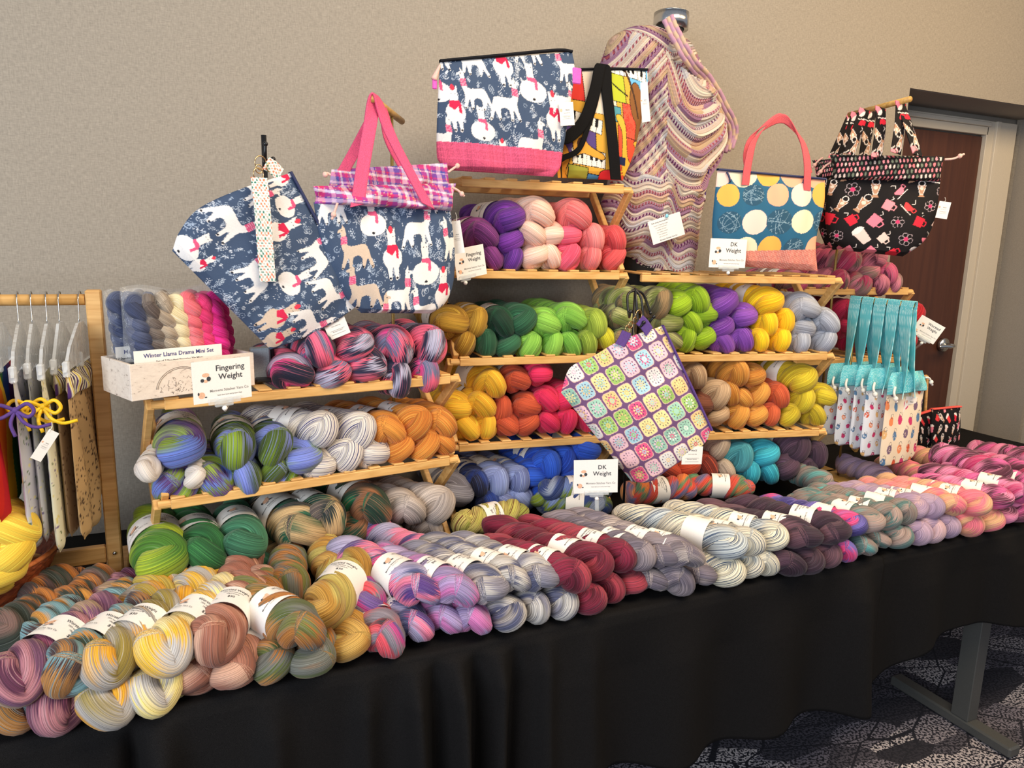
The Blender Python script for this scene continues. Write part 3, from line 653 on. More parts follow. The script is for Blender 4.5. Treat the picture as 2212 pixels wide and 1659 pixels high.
Yc('t_mau', 'mauve and brown', [(156, 80, 112), (92, 44, 70), (182, 120, 128), (112, 70, 100), (170, 140, 110)], 9)
Yc('t_brn', 'brown teal amber', [(176, 120, 60), (70, 50, 50), (120, 156, 160), (206, 140, 60), (60, 70, 50)], 10)
Yc('t_dk', 'dark brown variegated', [(70, 50, 48), (190, 116, 50), (50, 56, 46), (120, 90, 80)], 10)
Yc('t_oly', 'gold and grey', [(196, 168, 70), (236, 168, 40), (176, 168, 160), (150, 130, 60)], 8)
Yc('t_cry', 'cream and gold', [(240, 216, 150), (244, 190, 60), (196, 190, 186), (250, 226, 140)], 8)
Yc('t_ros', 'rosy brown', [(196, 136, 110), (160, 100, 80), (214, 166, 140)], 10)
Yc('t_olv', 'olive and rust variegated', [(120, 120, 60), (176, 112, 50), (110, 110, 100), (90, 100, 50), (190, 130, 70)], 9)
Yc('t_gld', 'old gold', [(212, 166, 84), (180, 130, 50), (200, 180, 96)], 10)
Yc('t_pgr', 'coral grey and violet', [(60, 50, 60), (240, 84, 96), (140, 130, 140), (200, 60, 140), (120, 90, 160)], 9)
Yc('t_pkn', 'pink and slate blue', [(236, 70, 130), (70, 78, 120), (180, 170, 200), (246, 130, 160), (90, 60, 130)], 9)
Yc('t_lil', 'lilac and pink', [(186, 160, 204), (214, 120, 180), (150, 130, 170), (200, 176, 206)], 9)
Yc('t_gry', 'grey and ivory', [(140, 136, 150), (206, 198, 190), (88, 90, 118), (170, 160, 154)], 10, line=.65)
Yc('t_red', 'wine red', [(146, 34, 62), (104, 18, 42), (168, 58, 72)], 10, line=.6)
Yc('t_tau', 'taupe grey', [(152, 138, 142), (112, 102, 114), (184, 168, 160)], 10, line=.6)
Yc('t_crm', 'cream speckled', [(238, 228, 200), (222, 212, 190), (200, 206, 206)], 12, speck=(60, 80, 110), line=.55)
Yc('t_plm', 'dark aubergine', [(78, 50, 66), (52, 32, 46), (110, 74, 84)], 10)
Yc('t_ind', 'indigo and pink', [(76, 66, 150), (236, 70, 130), (116, 104, 180), (60, 50, 120)], 9)
Yc('t_tea', 'teal and taupe', [(104, 170, 166), (150, 130, 120), (90, 120, 116), (176, 150, 140)], 9)
Yc('t_lav', 'dusty lavender', [(190, 160, 180), (166, 140, 168), (206, 170, 176)], 9, line=.35)
Yc('t_pch', 'peachy pink', [(236, 146, 140), (226, 176, 130), (240, 120, 136), (214, 150, 120)], 8, line=.35)
Yc('t_mgp', 'magenta and plum', [(226, 96, 160), (90, 40, 60), (240, 140, 180), (200, 60, 110)], 8, line=.4)
Yc('t_yg', 'speckled yellow green', [(206, 196, 96), (226, 210, 120), (176, 180, 80)], 12, speck=(120, 60, 40))
Yc('t_org', 'orange green rainbow', [(240, 130, 60), (90, 140, 100), (226, 80, 60), (110, 110, 150), (246, 160, 80)], 9)
# ------------------------------------------------------------------ the room
def wallpaper(name, c1, c2):
    m, nt, b = mat_new(name); L = nt.links.new; tc = N(nt, 'ShaderNodeTexCoord'); outs = []
    for sc in ((300, 300, 70), (70, 70, 420)):
        mp = N(nt, 'ShaderNodeMapping'); mp.inputs['Scale'].default_value = sc; no = N(nt, 'ShaderNodeTexNoise'); setin(no, Scale=1.0, Detail=3.0)
        L(tc.outputs['Object'], mp.inputs[0]); L(mp.outputs[0], no.inputs['Vector']); outs.append(no.outputs['Fac'])
    ad = N(nt, 'ShaderNodeMath', operation='ADD'); L(outs[0], ad.inputs[0]); L(outs[1], ad.inputs[1]); hf = N(nt, 'ShaderNodeMath', operation='MULTIPLY'); hf.inputs[1].default_value = .5; L(ad.outputs[0], hf.inputs[0])
    r = ramp(nt, [(.33, c1), (.66, c2)]); L(hf.outputs[0], r.inputs[0]); L(r.outputs[0], b.inputs['Base Color']); b.inputs['Roughness'].default_value = .75
    bp = N(nt, 'ShaderNodeBump'); bp.inputs['Strength'].default_value = .3; bp.inputs['Distance'].default_value = .001; L(hf.outputs[0], bp.inputs['Height']); L(bp.outputs[0], b.inputs['Normal']); return m
M_WALL = wallpaper('woven_wallpaper', (143, 134, 121), (171, 160, 145))
M_RECESS = plain('painted_recess', (150, 142, 132), .8, bump=.1, bscale=400)
M_FRAME = plain('door_frame_paint', (208, 198, 182), .5, var=.02)
M_DOOR = wood('door_veneer', (72, 38, 24), (86, 48, 31), .35, .5, True)
def carpet():
    m, nt, b = mat_new('patterned_carpet'); L = nt.links.new; tc = N(nt, 'ShaderNodeTexCoord')
    v = N(nt, 'ShaderNodeTexVoronoi', feature='DISTANCE_TO_EDGE'); v.inputs['Scale'].default_value = 3.4
    n = N(nt, 'ShaderNodeTexNoise'); setin(n, Scale=120.0, Detail=3.0); n2 = N(nt, 'ShaderNodeTexNoise'); setin(n2, Scale=3.2, Detail=1.0)
    v2 = N(nt, 'ShaderNodeTexVoronoi'); v2.inputs['Scale'].default_value = 4.6
    mp = N(nt, 'ShaderNodeMapping'); mp.inputs['Scale'].default_value = (1, 2.3, 1); mp.inputs['Rotation'].default_value = (0, 0, .5); L(tc.outputs['Object'], mp.inputs[0])
    for q in (v, v2): L(mp.outputs[0], q.inputs['Vector'])
    L(tc.outputs['Object'], n.inputs['Vector']); L(tc.outputs['Object'], n2.inputs['Vector'])
    th = N(nt, 'ShaderNodeMapRange'); setin(th, From_Min=.47, From_Max=.52); L(n.outputs['Fac'], th.inputs['Value'])
    sel = N(nt, 'ShaderNodeSeparateColor'); L(v2.outputs['Color'], sel.inputs[0])
    f1 = N(nt, 'ShaderNodeMath', operation='MULTIPLY'); L(th.outputs[0], f1.inputs[0]); L(sel.outputs[0], f1.inputs[1])
    ed = N(nt, 'ShaderNodeMapRange'); setin(ed, From_Min=.012, From_Max=.02); L(v.outputs['Distance'], ed.inputs['Value'])
    f2 = N(nt, 'ShaderNodeMath', operation='MULTIPLY'); L(f1.outputs[0], f2.inputs[0]); L(ed.outputs[0], f2.inputs[1])
    r = ramp(nt, [(0, (22, 21, 32)), (.5, (118, 112, 124)), (1, (206, 196, 196))]); L(f2.outputs[0], r.inputs[0]); L(r.outputs[0], b.inputs['Base Color']); b.inputs['Roughness'].default_value = .95
    bp = N(nt, 'ShaderNodeBump'); bp.inputs['Strength'].default_value = .6; bp.inputs['Distance'].default_value = .004; L(n.outputs['Fac'], bp.inputs['Height']); L(bp.outputs[0], b.inputs['Normal']); return m
WY = 2.33; RX0, RX1, RZ, RD = atY(1966, 190, WY)[0], atY(2203, 960, WY)[0], atY(1966, 190, WY)[2], .22
def struct(name, b, mat): return tag(b.build(name, mat), kind='structure')
struct('floor', MB().box((1.5, 0, -.02), (12, 6, .04)), carpet())
w = MB(); w.box(((-5+RX0)/2, WY+.13, 1.6), (RX0+5, .26, 3.2)); w.box(((RX0+RX1)/2, WY+.13, (RZ+3.2)/2), (RX1-RX0, .26, 3.2-RZ)); w.box(((RX1+8)/2, WY+.13, 1.6), (8-RX1, .26, 3.2))
struct('wall_back', w, M_WALL)
rc = MB(); rc.box(((RX0+RX1)/2, WY+.30, 1.5), (RX1-RX0+.3, .06, 3.0)); rc.box((RX0+.0005, WY+RD/2+.012, RZ/2), (.001, RD, RZ)); rc.box((RX1-.0005, WY+RD/2+.012, RZ/2), (.001, RD, RZ)); rc.box(((RX0+RX1)/2, WY+RD/2+.012, RZ-.0005), (RX1-RX0-.004, RD, .001))
struct('wall_recess', rc, M_RECESS)
DY = WY+.25
dl = RX0+.10; dr = atY(2123, 293, DY)[0]; dt = atY(2123, 293, DY)[2]; fo = atY(2188, 270, DY)[0]; ft = atY(2188, 270, DY)[2]
door = tag(MB().box(((dl+dr)/2, DY+.02, dt/2), (dr-dl, .04, dt-.01), bev=.002).build('door_1', M_DOOR), kind='structure')
fr = MB()
for x0, x1, dd in ((dr+.001, dr+.055, .03), (dr+.055, dr+.085, .055), (dr+.085, fo, .04)): fr.box(((x0+x1)/2, DY-.005, ft/2), (x1-x0, dd, ft), bev=.002)
for z0, z1, dd in ((dt+.001, dt+.04, .03), (dt+.04, dt+.06, .055), (dt+.06, ft, .04)): fr.box(((dl+dr)/2, DY-.005, (z0+z1)/2), (dr-dl+.02, dd, z1-z0), bev=.002)
fr.box((dl-.03, DY-.005, ft/2), (.06, .04, ft), bev=.002)
struct('trim_1', fr, M_FRAME)
hp = atY(2040, 745, DY-.02); h = MB(); h.tube([hp+[0, .018, 0], hp+[0, -.004, 0]], .034, 24); h.tube([hp+[0, 0, 0], hp+[0, -.05, 0]], .011, 12)
h.tube(spline([hp+[.0, -.05, 0], hp+[-.03, -.055, 0], hp+[-.075, -.055, .002], hp+[-.11, -.05, .0]], 14), .0095, 12)
h.build('door_handle', M_CHROME, door, True)
bb = MB().box(((-5+RX0)/2, WY-.006, .05), (RX0+5, .012, .1), bev=.002); struct('baseboard_back', bb, plain('black_baseboard', (40, 38, 36), .6))
# ------------------------------------------------------------------ tables and cloths
def cloth_mat():
    m, nt, b = mat_new('black_tablecloth'); L = nt.links.new; tc = N(nt, 'ShaderNodeTexCoord'); no = N(nt, 'ShaderNodeTexNoise'); setin(no, Scale=1400.0, Detail=1.0)
    L(tc.outputs['Object'], no.inputs['Vector']); r = ramp(nt, [(.35, (11, 10, 10)), (.7, (31, 29, 29))]); L(no.outputs['Fac'], r.inputs[0]); L(r.outputs[0], b.inputs['Base Color'])
    b.inputs['Roughness'].default_value = .85; b.inputs['Specular IOR Level'].default_value = .12
    bp = N(nt, 'ShaderNodeBump'); bp.inputs['Strength'].default_value = .2; bp.inputs['Distance'].default_value = .001; L(no.outputs['Fac'], bp.inputs['Height']); L(bp.outputs[0], b.inputs['Normal']); return m
M_CLOTH = cloth_mat(); TZ = .74; FY = 1.335; BY = 2.285
def tablecloth(name, x0, x1, hem, folds, label, seed, dy=0.0):
    r = np.random.RandomState(seed); nx = int((x1-x0)*160); u = np.linspace(x0, x1, nx)
    prof = []  # (Y, Z, fold weight) from back to front to hem
    for t in np.linspace(0, 1, 12): prof.append((BY-(BY-FY-.012)*t, TZ, 0, 0))
    for t in np.linspace(0, PI/2, 6)[1:]: prof.append((FY+.012-.012*math.sin(t), TZ-.012+.012*math.cos(t), 0, .0))
    for t in np.linspace(0, 1, 46)[1:]: prof.append((FY, TZ-.012, t, 1))
    ph = [(r.uniform(10, 30), r.uniform(0, 6), r.uniform(.3, 1)) for _ in range(5)]
    base = sum(a*np.sin(k*u+p) for k, p, a in ph)*.0035
    deep = np.zeros(nx)
    for fx, amp, wd in folds: deep += amp*np.exp(-((u-fx)/wd)**2)
    V = []
    for (y, z, t, wgt) in prof:
        if wgt == 0: V.append(np.stack([u, np.full(nx, y+dy), np.full(nx, z-abs(dy)*.3)+.0012*np.sin(u*9+y*14)], -1)); continue
        hz = np.interp(u, [q[0] for q in hem], [q[1] for q in hem]); zz = TZ-.012-(TZ-.012-hz)*t
        g = min(1, t*3.0); yy = FY-.004+dy-(base+.0*u)*g*(1+2*t)-deep*(min(1, t*5)**.7)*(1+.8*t)-.012*t
        xx = u+.25*np.gradient(deep, u)*0+.004*np.sin(u*13+t*3)*g; V.append(np.stack([xx, yy, zz], -1))
    V = np.concatenate(V); ny = len(prof); f = grid_faces(ny, nx)
    o = ob(name, V, f[:, ::-1], M_CLOTH); md = o.modifiers.new('thickness', 'SOLIDIFY'); md.thickness = .0015; md.offset = -1
    return tag(o, label, 'tablecloth')
tablecloth('tablecloth', -1.15, 1.757, [(-1.15, .33), (.9, .335), (1.15, .30), (1.75, .325)], [(-.07, .035, .03), (-.115, -.03, .016), (.12, .018, .03), (.30, .02, .025), (.40, .035, .022), (.445, -.02, .014), (.49, .042, .02), (.535, -.02, .014), (.585, .036, .022), (.63, -.012, .014), (.70, .022, .024), (.82, .012, .03), (1.66, .03, .05), (-.35, .03, .04)],
           'black tablecloth draped over the nearer long table under most yarn', 3)
tablecloth('tablecloth', 1.69, 3.45, [(1.69, .335), (1.80, .36), (1.95, .428), (2.15, .45), (2.3, .44), (2.46, .40), (3.45, .42)], [(1.95, .004, .05), (2.3, .02, .05), (2.55, .025, .04)], 'short black tablecloth on the farther table at the right', 5, .009)
M_TTOP = plain('grey_table_laminate', (120, 116, 110), .5); M_TLEG = plain('grey_table_leg', (74, 74, 72), .45, var=.04)
for x0, x1, lx, lab in ((-1.13, 1.75, (-.9, .55), 'folding table hidden under the long black cloth'), (1.768, 3.44, (2.352, 3.36), 'folding table at the right with grey T-shaped legs showing')):
    t = empty('folding_table', label=lab, cat='table')
    MB().box(((x0+x1)/2, (FY+BY)/2, TZ-.0195), (x1-x0-.02, BY-FY-.03, .03), bev=.004).build('tabletop', M_TTOP, t)
    for x in lx:
        for yy in ((1.415,) if lab.startswith('folding table at') else (1.75,)):
            MB().bar((x, yy, .038), (x, yy, TZ-.035), .05, .06, (0, 1, 0)).build('leg', M_TLEG, t)
            MB().box((x, yy+.045, .02), (.055, .44, .036), bev=.006).build('foot', M_TLEG, t)
    fix_base(t)
# ------------------------------------------------------------------ folding shelves
def shelf_unit(p0, az, L, zs, label, depth=.27, sides=(0, 1), top_legs=True, zb=TZ+.002):
    a = math.radians(az); ex = np.array([math.cos(a), math.sin(a), 0]); ey = np.array([-math.sin(a), math.cos(a), 0]); p0 = np.array([p0[0], p0[1], 0.0])
    root = empty('folding_shelf', label=label, cat='shelf'); P = lambda u, v, z: p0+ex*u+ey*v+np.array([0, 0, z])
    for z in zs:
        b = MB(); b.bar(P(0, .009, z-.011), P(L, .009, z-.011), .018, .022); b.bar(P(0, depth-.009, z-.011), P(L, depth-.009, z-.011), .018, .022)
        n = int(L/.06); q = (L-.03)/(n-1)
        for i in range(n): b.bar(P(.015+i*q, .0, z+.003), P(.015+i*q, depth, z+.003), .03, .006)
        b.build('shelf_board', M_BAMBOO, root)
    zz = [zb]+[z-.022 for z in zs]
    for s in sides:
        u = -.010 if s == 0 else L+.010
        for lo, hi in zip(zz[:-1], zz[1:]):
            lo2 = lo+(.024 if lo > TZ+.1 else 0)
            MB().bar(P(u, .012, lo2), P(u, depth-.012, hi+.014), .016, .026, ex*0+np.array([0, 0, 1.0])).build('cross_leg', M_BAMBOO, root)
            u2 = u+(.017 if s else -.017)
            MB().bar(P(u2, depth-.012, lo2), P(u2, .012, hi+.014), .016, .026).build('cross_leg', M_BAMBOO, root)
        for z in zs:
            b = MB(); b.tube([P(u-.016, .012, z-.011), P(u+.016, .012, z-.011)], .010, 12)
            b.build('pivot_peg', M_BAMBOO, root)
    fix_base(root); return p0, ex, ey
LU = shelf_unit((-.038, 1.726), 8.3, .695, (1.0, 1.226), 'two-tier folding wooden shelf at the left below the llama bags')
MU = shelf_unit((.735, 1.988), -6.4, .495, (.985, 1.243, 1.495, 1.748), 'tall four-tier folding wooden shelf in the middle')
RU = shelf_unit((1.285, 1.90), -11.5, .665, (.985, 1.243, 1.49), 'three-tier folding wooden shelf right of centre', sides=(1,))
r4 = atY(1978, 632, 1.93); UU = shelf_unit((r4[0]-.52, 2.02), -6, .53, (r4[2]-.25, r4[2]+.01), 'small folding wooden shelf near the door under the cup bags', depth=.22)
# ------------------------------------------------------------------ hanks on the shelves: (x, y, size, colour, band, turn, roll)
def shelf_row(unit, az, place, layer, rows, off=.045, tilt=0.0):
    p0, ex, ey = unit; P0 = p0+ey*off
    for r in rows:
        x, y, s, k = r[:4]; band = r[4] if len(r) > 4 else 0; turn = r[5] if len(r) > 5 else random.uniform(-10, 10); roll = r[6] if len(r) > 6 else random.uniform(-.7, .7)
        c = atP(x, y, P0, ey); a = math.radians(az+90+turn); d = (math.cos(a), math.sin(a))
        hank(c, d, s, k, band, place, layer, x, roll, tilt+random.uniform(-.03, .03))
A = 8.3
shelf_row(LU, A, 'on left shelf\'s upper tier', 'top layer', [(684, 752, 1.12, 'pn', 0, -4, .9), (763, 748, 1.12, 'pn', 0, 2, .2), (851, 748, 1.12, 'pn', 0, 0, 1.3), (924, 746, 1.15, 'pn', 0, -6, .6)])
shelf_row(LU, A, 'on left shelf\'s upper tier', 'bottom layer', [(630, 803, 1.1, 'pn', 0, 4), (712, 806, 1.1, 'pn', 0, 0), (787, 793, 1.1, 'pn', 0, -4), (853, 815, 1.12, 'pn', 0, 5), (916, 805, 1.1, 'pn', 0, 2, 1.4)], .04)
pl = 'on left shelf\'s lower tier'
shelf_row(LU, A, pl, 'top layer', [(391, 966, 1.2, 'multi', 1, -6, .8), (508, 966, 1.15, 'grnpur', 1, -10, .5), (590, 960, 1.15, 'grnpur', 1, -8, .2), (684, 926, 1.05, 'spw', 1, 34, .2), (770, 930, 1.05, 'spw', 1, 24, .5), (835, 926, 1.05, 'amber', 1, 18, .3), (893, 914, 1.0, 'amber', 1, 16, .2), (948, 912, 1.05, 'amber', 0, 14, 1.2)], .05)
shelf_row(LU, A, pl, 'bottom layer', [(378, 1046, .95, 'multi', 0, -70, .2), (460, 1034, 1.05, 'multi', 0, -5, 1.5), (529, 1028, 1.05, 'grnpur', 0, 0, .8), (598, 1020, .95, 'grnpur', 0, -50, .2), (648, 988, 1.1, 'grnpur', 0, 5, 1.5), (686, 1004, .95, 'spw', 0, 15, .5), (742, 980, 1.05, 'spw', 0, 20, .1), (800, 976, 1.0, 'spw', 0, 10, .9), (857, 966, 1.0, 'amber', 0, 8, .3), (912, 960, 1.0, 'amber', 0, 5, .1), (951, 956, .9, 'amber', 0, 3, .6)], .045)
shelf_row(LU, A, pl, 'by the left shelf end', [(318, 1015, .62, 'mini', 1, -18, .3), (422, 1030, .6, 'mini', 0, -14, .5)], .012)
pl = 'on table under the left shelf'
shelf_row(LU, A, pl, '', [(350, 1206, 1.3, 'lime0', 1, -2, .9), (440, 1192, 1.15, 'grn', 1, -2, .6), (528, 1170, 1.12, 'fgrn', 1, -4, .2)], -.01)
shelf_row(LU, A, pl, 'top layer', [(648, 1140, 1.3, 'dkgt', 1, 12, .6), (706, 1118, 1.1, 'dkgt', 1, 12, 1.0), (800, 1095, 1.2, 'emer', 1, 10, .5), (875, 1098, 1.12, 'lgrey', 0, 24, .5), (938, 1090, 1.12, 'lgrey', 0, 22, .2)], .02)
shelf_row(LU, A, pl, 'bottom layer', [(766, 1142, 1.05, 'emer', 0, 5), (765, 1188, 1.0, 'emer', 0, 4), (700, 1192, 1.0, 'dkgt', 0, 4), (620, 1210, 1.0, 'dkgt', 0, 0), (924, 1138, .95, 'lgrey', 0, 20), (845, 1160, 1.0, 'dkgt', 0, 6), (560, 1232, 1.0, 'fgrn', 0, 4), (475, 1240, 1.0, 'grn', 0, 0)], .03)
A = -6.4; pl = 'on middle shelf\'s second tier'
shelf_row(MU, A, pl, 'top layer', [(1095, 472, 1.12, 'purp', 1, 16, .9), (1160, 462, 1.12, 'peach', 0, 14, .1), (1240, 466, 1.15, 'salm', 0, 4, .0)], .05)
shelf_row(MU, A, pl, 'middle layer', [(1038, 508, 1.12, 'plm', 1, 14, .7), (1098, 520, 1.0, 'purp', 0, 5, 1.0), (1146, 504, 1.05, 'peach', 0, 0, .8), (1188, 508, .95, 'peach', 0, 0, 1.5), (1224, 508, .95, 'hotp', 0, 0, .7), (1278, 514, 1.02, 'salm', 0, 0, .8), (1324, 518, 1.0, 'corl', 0, 2, .9)], .05)
shelf_row(MU, A, pl, 'bottom layer', [(1058, 556, .95, 'plm', 0, 0), (1104, 560, .9, 'purp', 0, 0, .2), (1152, 552, 1.02, 'peach', 0, 0, .1), (1188, 553, .85, 'peach', 0, 0, 1.4), (1224, 554, .95, 'hotp', 0, 0, .3), (1274, 556, .9, 'salm', 0, 0, .4), (1322, 556, .9, 'corl', 0, 0, .2)], .045)
pl = 'on middle shelf\'s third tier'
shelf_row(MU, A, pl, 'top layer', [(973, 696, 1.1, 'gold', 1, 6, .9), (1028, 694, 1.0, 'gold', 1, 2, 1.1), (1080, 696, 1.05, 'dgrn', 1, 0, .1), (1126, 692, 1.05, 'mgrn', 0, 10, 1.3), (1178, 698, 1.05, 'lime', 0, 4, .2), (1230, 686, 1.08, 'lime', 0, 14, .6), (1280, 698, 1.1, 'oliv', 0, 8, .8)], .05)
shelf_row(MU, A, pl, 'bottom layer', [(1000, 742, .95, 'gold', 0, 0, .1), (1050, 740, .95, 'mgrn', 0, 0, 1.3), (1095, 744, .95, 'mgrn', 0, 0, .3), (1142, 746, .92, 'lime', 0, 0, .4), (1192, 742, .95, 'lime', 0, 0, 1.1), (1230, 742, .92, 'lime', 0, 0, 1.4), (1265, 740, .95, 'oliv', 0, 0, .8), (1305, 730, .9, 'yelo', 0, 0, 1.0)], .045)
pl = 'on middle shelf\'s lowest tier'
shelf_row(MU, A, pl, 'top layer', [(1058, 826, 1.12, 'ylw', 1, 16, .3), (1115, 820, .95, 'rust', 1, 14, .2), (1164, 806, .9, 'pnk', 0, 4, .6)], .05)
shelf_row(MU, A, pl, 'middle layer', [(984, 880, 1.05, 'ylw', 0, 10, .5), (1036, 872, 1.12, 'ylw', 1, 14, .5), (1082, 882, .95, 'rust', 0, 0, 1.2), (1136, 876, .95, 'rust', 0, 0, .8), (1180, 862, .95, 'pnk', 0, 0, .3), (1222, 858, .98, 'pnk', 0, 6, .3), (1262, 868, .9, 'pnk', 0, 0, .4)], .055)
shelf_row(MU, A, pl, 'bottom layer', [(1006, 922, .98, 'ylw', 0, 0, .2), (1050, 918, .92, 'ylw', 0, 0, 1.2), (1092, 916, .92, 'rust', 0, 0, .8), (1137, 914, .92, 'rust', 0, 0, .3), (1182, 910, .92, 'pnk', 0, 0, .7), (1222, 908, .92, 'pnk', 0, 0, .3), (1262, 905, .9, 'pnk', 0, 0, .8)], .045)
pl = 'on table under the middle shelf'
shelf_row(MU, A, pl, 'top layer', [(1068, 1038, 1.1, 'peri', 1, 14, .9), (1114, 1034, 1.05, 'peri', 1, 16, .5), (1028, 1040, 1.0, 'navy', 1, 10, .8), (1152, 1024, 1.0, 'royl', 0, 10, .6), (1180, 1000, 1.15, 'royl', 1, 10, .7), (1262, 968, 1.1, 'royl', 1, 10, .3), (1216, 992, 1.0, 'royl', 1, 14, .8)], .04)
shelf_row(MU, A, pl, 'bottom layer', [(982, 1062, 1.2, 'bgrey', 1, 4, 1.2), (1055, 1084, 1.0, 'navy', 0, 6, .8), (1088, 1078, .9, 'peri', 0, 0, .9), (1124, 1074, .95, 'peri', 0, 4, .2), (1176, 1064, 1.0, 'royl', 0, 0, .3), (1226, 1028, 1.0, 'royl', 0, 6, .1), (1262, 1040, 1.0, 'royl', 0, 0, .8)], .03)
A = -11.5; pl = 'on right shelf\'s middle tier'
shelf_row(RU, A, pl, 'top layer', [(1358, 650, 1.0, 'camo', 0, 8, .4), (1420, 654, 1.05, 'camo', 0, 10, .6), (1463, 658, 1.0, 'chart', 0, 6, 1.1), (1500, 646, 1.08, 'chart', 0, 10, .2), (1560, 655, 1.1, 'viol', 0, 0, .4), (1655, 652, 1.12, 'byl', 1, 22, .1), (1732, 664, 1.12, 'sgry', 0, 18, .8)], .05)
shelf_row(RU, A, pl, 'middle layer', [(1340, 684, .95, 'camo', 0, 0, .2), (1444, 696, .95, 'camo', 0, 0, .6), (1490, 696, .95, 'chart', 0, 0, .3), (1520, 680, .9, 'chart', 0, 0, 1.2), (1604, 684, .98, 'viol', 0, 0, .8), (1556, 708, .95, 'viol', 0, 0, .3), (1652, 696, 1.0, 'byl', 0, 0, .8), (1692, 692, .92, 'byl', 0, 0, 1.4), (1730, 708, .95, 'sgry', 0, 0, .4), (1780, 694, 1.08, 'sgry', 0, 0, 1.3)], .05)
shelf_row(RU, A, pl, 'bottom layer', [(1345, 732, .9, 'camo', 0, 0), (1450, 733, .85, 'camo', 0, 0, .8), (1478, 732, .9, 'chart', 0, 0, .6), (1518, 730, .9, 'chart', 0, 0, .2), (1560, 738, .9, 'viol', 0, 0, .1), (1602, 732, .9, 'viol', 0, 0, 1.3), (1636, 733, .9, 'byl', 0, 0, .8), (1682, 733, .92, 'byl', 0, 0, .5), (1724, 736, .92, 'sgry', 0, 0, .6), (1776, 736, .98, 'sgry', 0, 0, .1)], .045)
pl = 'on right shelf\'s lowest tier'
shelf_row(RU, A, pl, 'top layer', [(1498, 810, 1.0, 'tan', 0, 8, .8), (1584, 802, 1.1, 'ochr', 0, 16, .0), (1625, 812, .9, 'ochr', 0, 0, .9), (1728, 818, 1.15, 'cyel', 1, 24, .4)], .05)
shelf_row(RU, A, pl, 'middle layer', [(1512, 872, .95, 'brwn', 0, 0), (1545, 852, 1.05, 'tan', 0, 10, .5), (1574, 848, .9, 'ochr', 0, 0, 1.2), (1600, 858, .88, 'ochr', 0, 0, 1.3), (1636, 850, .95, 'ochr', 0, 0, .8), (1678, 853, .98, 'tngr', 0, 0, .9), (1728, 862, 1.05, 'cyel', 0, 4, .3), (1776, 856, .95, 'cyel', 0, 0, .3)], .05)
shelf_row(RU, A, pl, 'bottom layer', [(1548, 896, .88, 'tan', 0, 0), (1590, 897, .95, 'ochr', 0, 0, .4), (1630, 896, .92, 'ochr', 0, 0, 1.1), (1662, 893, .88, 'tngr', 0, 0, 1.2), (1702, 896, .9, 'cyel', 0, 0, .6), (1756, 894, .95, 'cyel', 0, 0, .3)], .045)
pl = 'on table under the right shelf'
shelf_row(RU, A, pl, 'top layer', [(1550, 962, 1.0, 'beig', 0, 0, .9), (1590, 984, 1.15, 'teal', 0, 20, .8), (1648, 980, 1.12, 'turq', 0, 14, .1), (1714, 966, 1.1, 'plum', 1, 20, .5), (1758, 980, 1.05, 'plum', 0, 0, .9)], .05)
shelf_row(RU, A, pl, 'bottom layer', [(1444, 1014, 1.0, 'brst', 0, 0), (1482, 1004, 1.0, 'brst', 0, 4, .9), (1524, 1004, .98, 'brst', 0, 0, 1.1), (1562, 1012, .95, 'beig', 0, 0, .3), (1614, 1020, 1.0, 'turq', 0, 0, .4), (1656, 1018, .95, 'turq', 0, 0, 1.0), (1696, 1008, 1.02, 'plum', 0, 0, 1.2), (1738, 1014, .98, 'plum', 0, 0, .9)], .04)
A = -6; pl = 'on small shelf by door'
shelf_row(UU, A, pl, 'upper', [(1880, 556, 1.15, 'pkvr', 0, 34, .3), (1826, 562, 1.1, 'pkvr', 0, 50, .3), (1868, 586, 1.05, 'pkvr', 0, 20, .1), (1906, 592, 1.05, 'pkvr', 0, 10, .8), (1800, 606, 1.1, 'pkvr', 0, 55, .2), (1846, 614, 1.1, 'pkvr', 0, 30, .2), (1890, 614, 1.0, 'pkvr', 0, 10, .5), (1922, 610, .9, 'pkvr', 0, 5, .5), (1712, 612, 1.1, 'pkvr', 1, 12, .3)], .03)
shelf_row(UU, A, pl, 'lower', [(1822, 672, 1.05, 'mag', 0, 10), (1824, 704, 1.05, 'mag', 0, 0), (1850, 735, 1.0, 'mag', 0, 0), (1866, 690, 1.0, 'mag', 0, 0), (1902, 735, 1.0, 'mag', 0, 0)], .04)
shelf_row(UU, A, pl, 'lower', [(1966, 680, 1.1, 'red', 0, 10, .6), (1958, 706, 1.0, 'red', 0, 0), (1952, 738, .95, 'red', 0, 0)], .03)
# ------------------------------------------------------------------ hanks laid along the table front: head pixel, band pixel
def table_row(place, layer, rows, z, s=.9, yaw=None, ls=None):
    for r in rows:
        (hx, hy), (lx, ly), k = r[:3]; ss = r[3] if len(r) > 3 else s; band = r[4] if len(r) > 4 else 1; roll = r[5] if len(r) > 5 else random.uniform(-.6, .6)
        zz = z*1.0; c = atZ(hx, hy, zz); q = atZ(lx, ly, zz+.035*ss); d = (q-c)[:2]
        dist = np.linalg.norm(d); ang = math.degrees(math.atan2(d[1], d[0]))
        ang = max(58, min(118, ang)); a = math.radians(ang)
        if DBG: print('row', k, layer, 'dist %.3f (want %.3f) ang %.0f' % (dist, .08*ss, ang))
        hank(c, (math.cos(a), math.sin(a)), ss, k, band, place, layer, hx, roll, random.uniform(-.02, .02), ls=(ls if ls else (1.5 if 1250 < hx < 1770 else 1.28 if hx > 860 else 1.0)))
DBG = False
pl = 'along the table front'; LZ, UZ = .783, .852
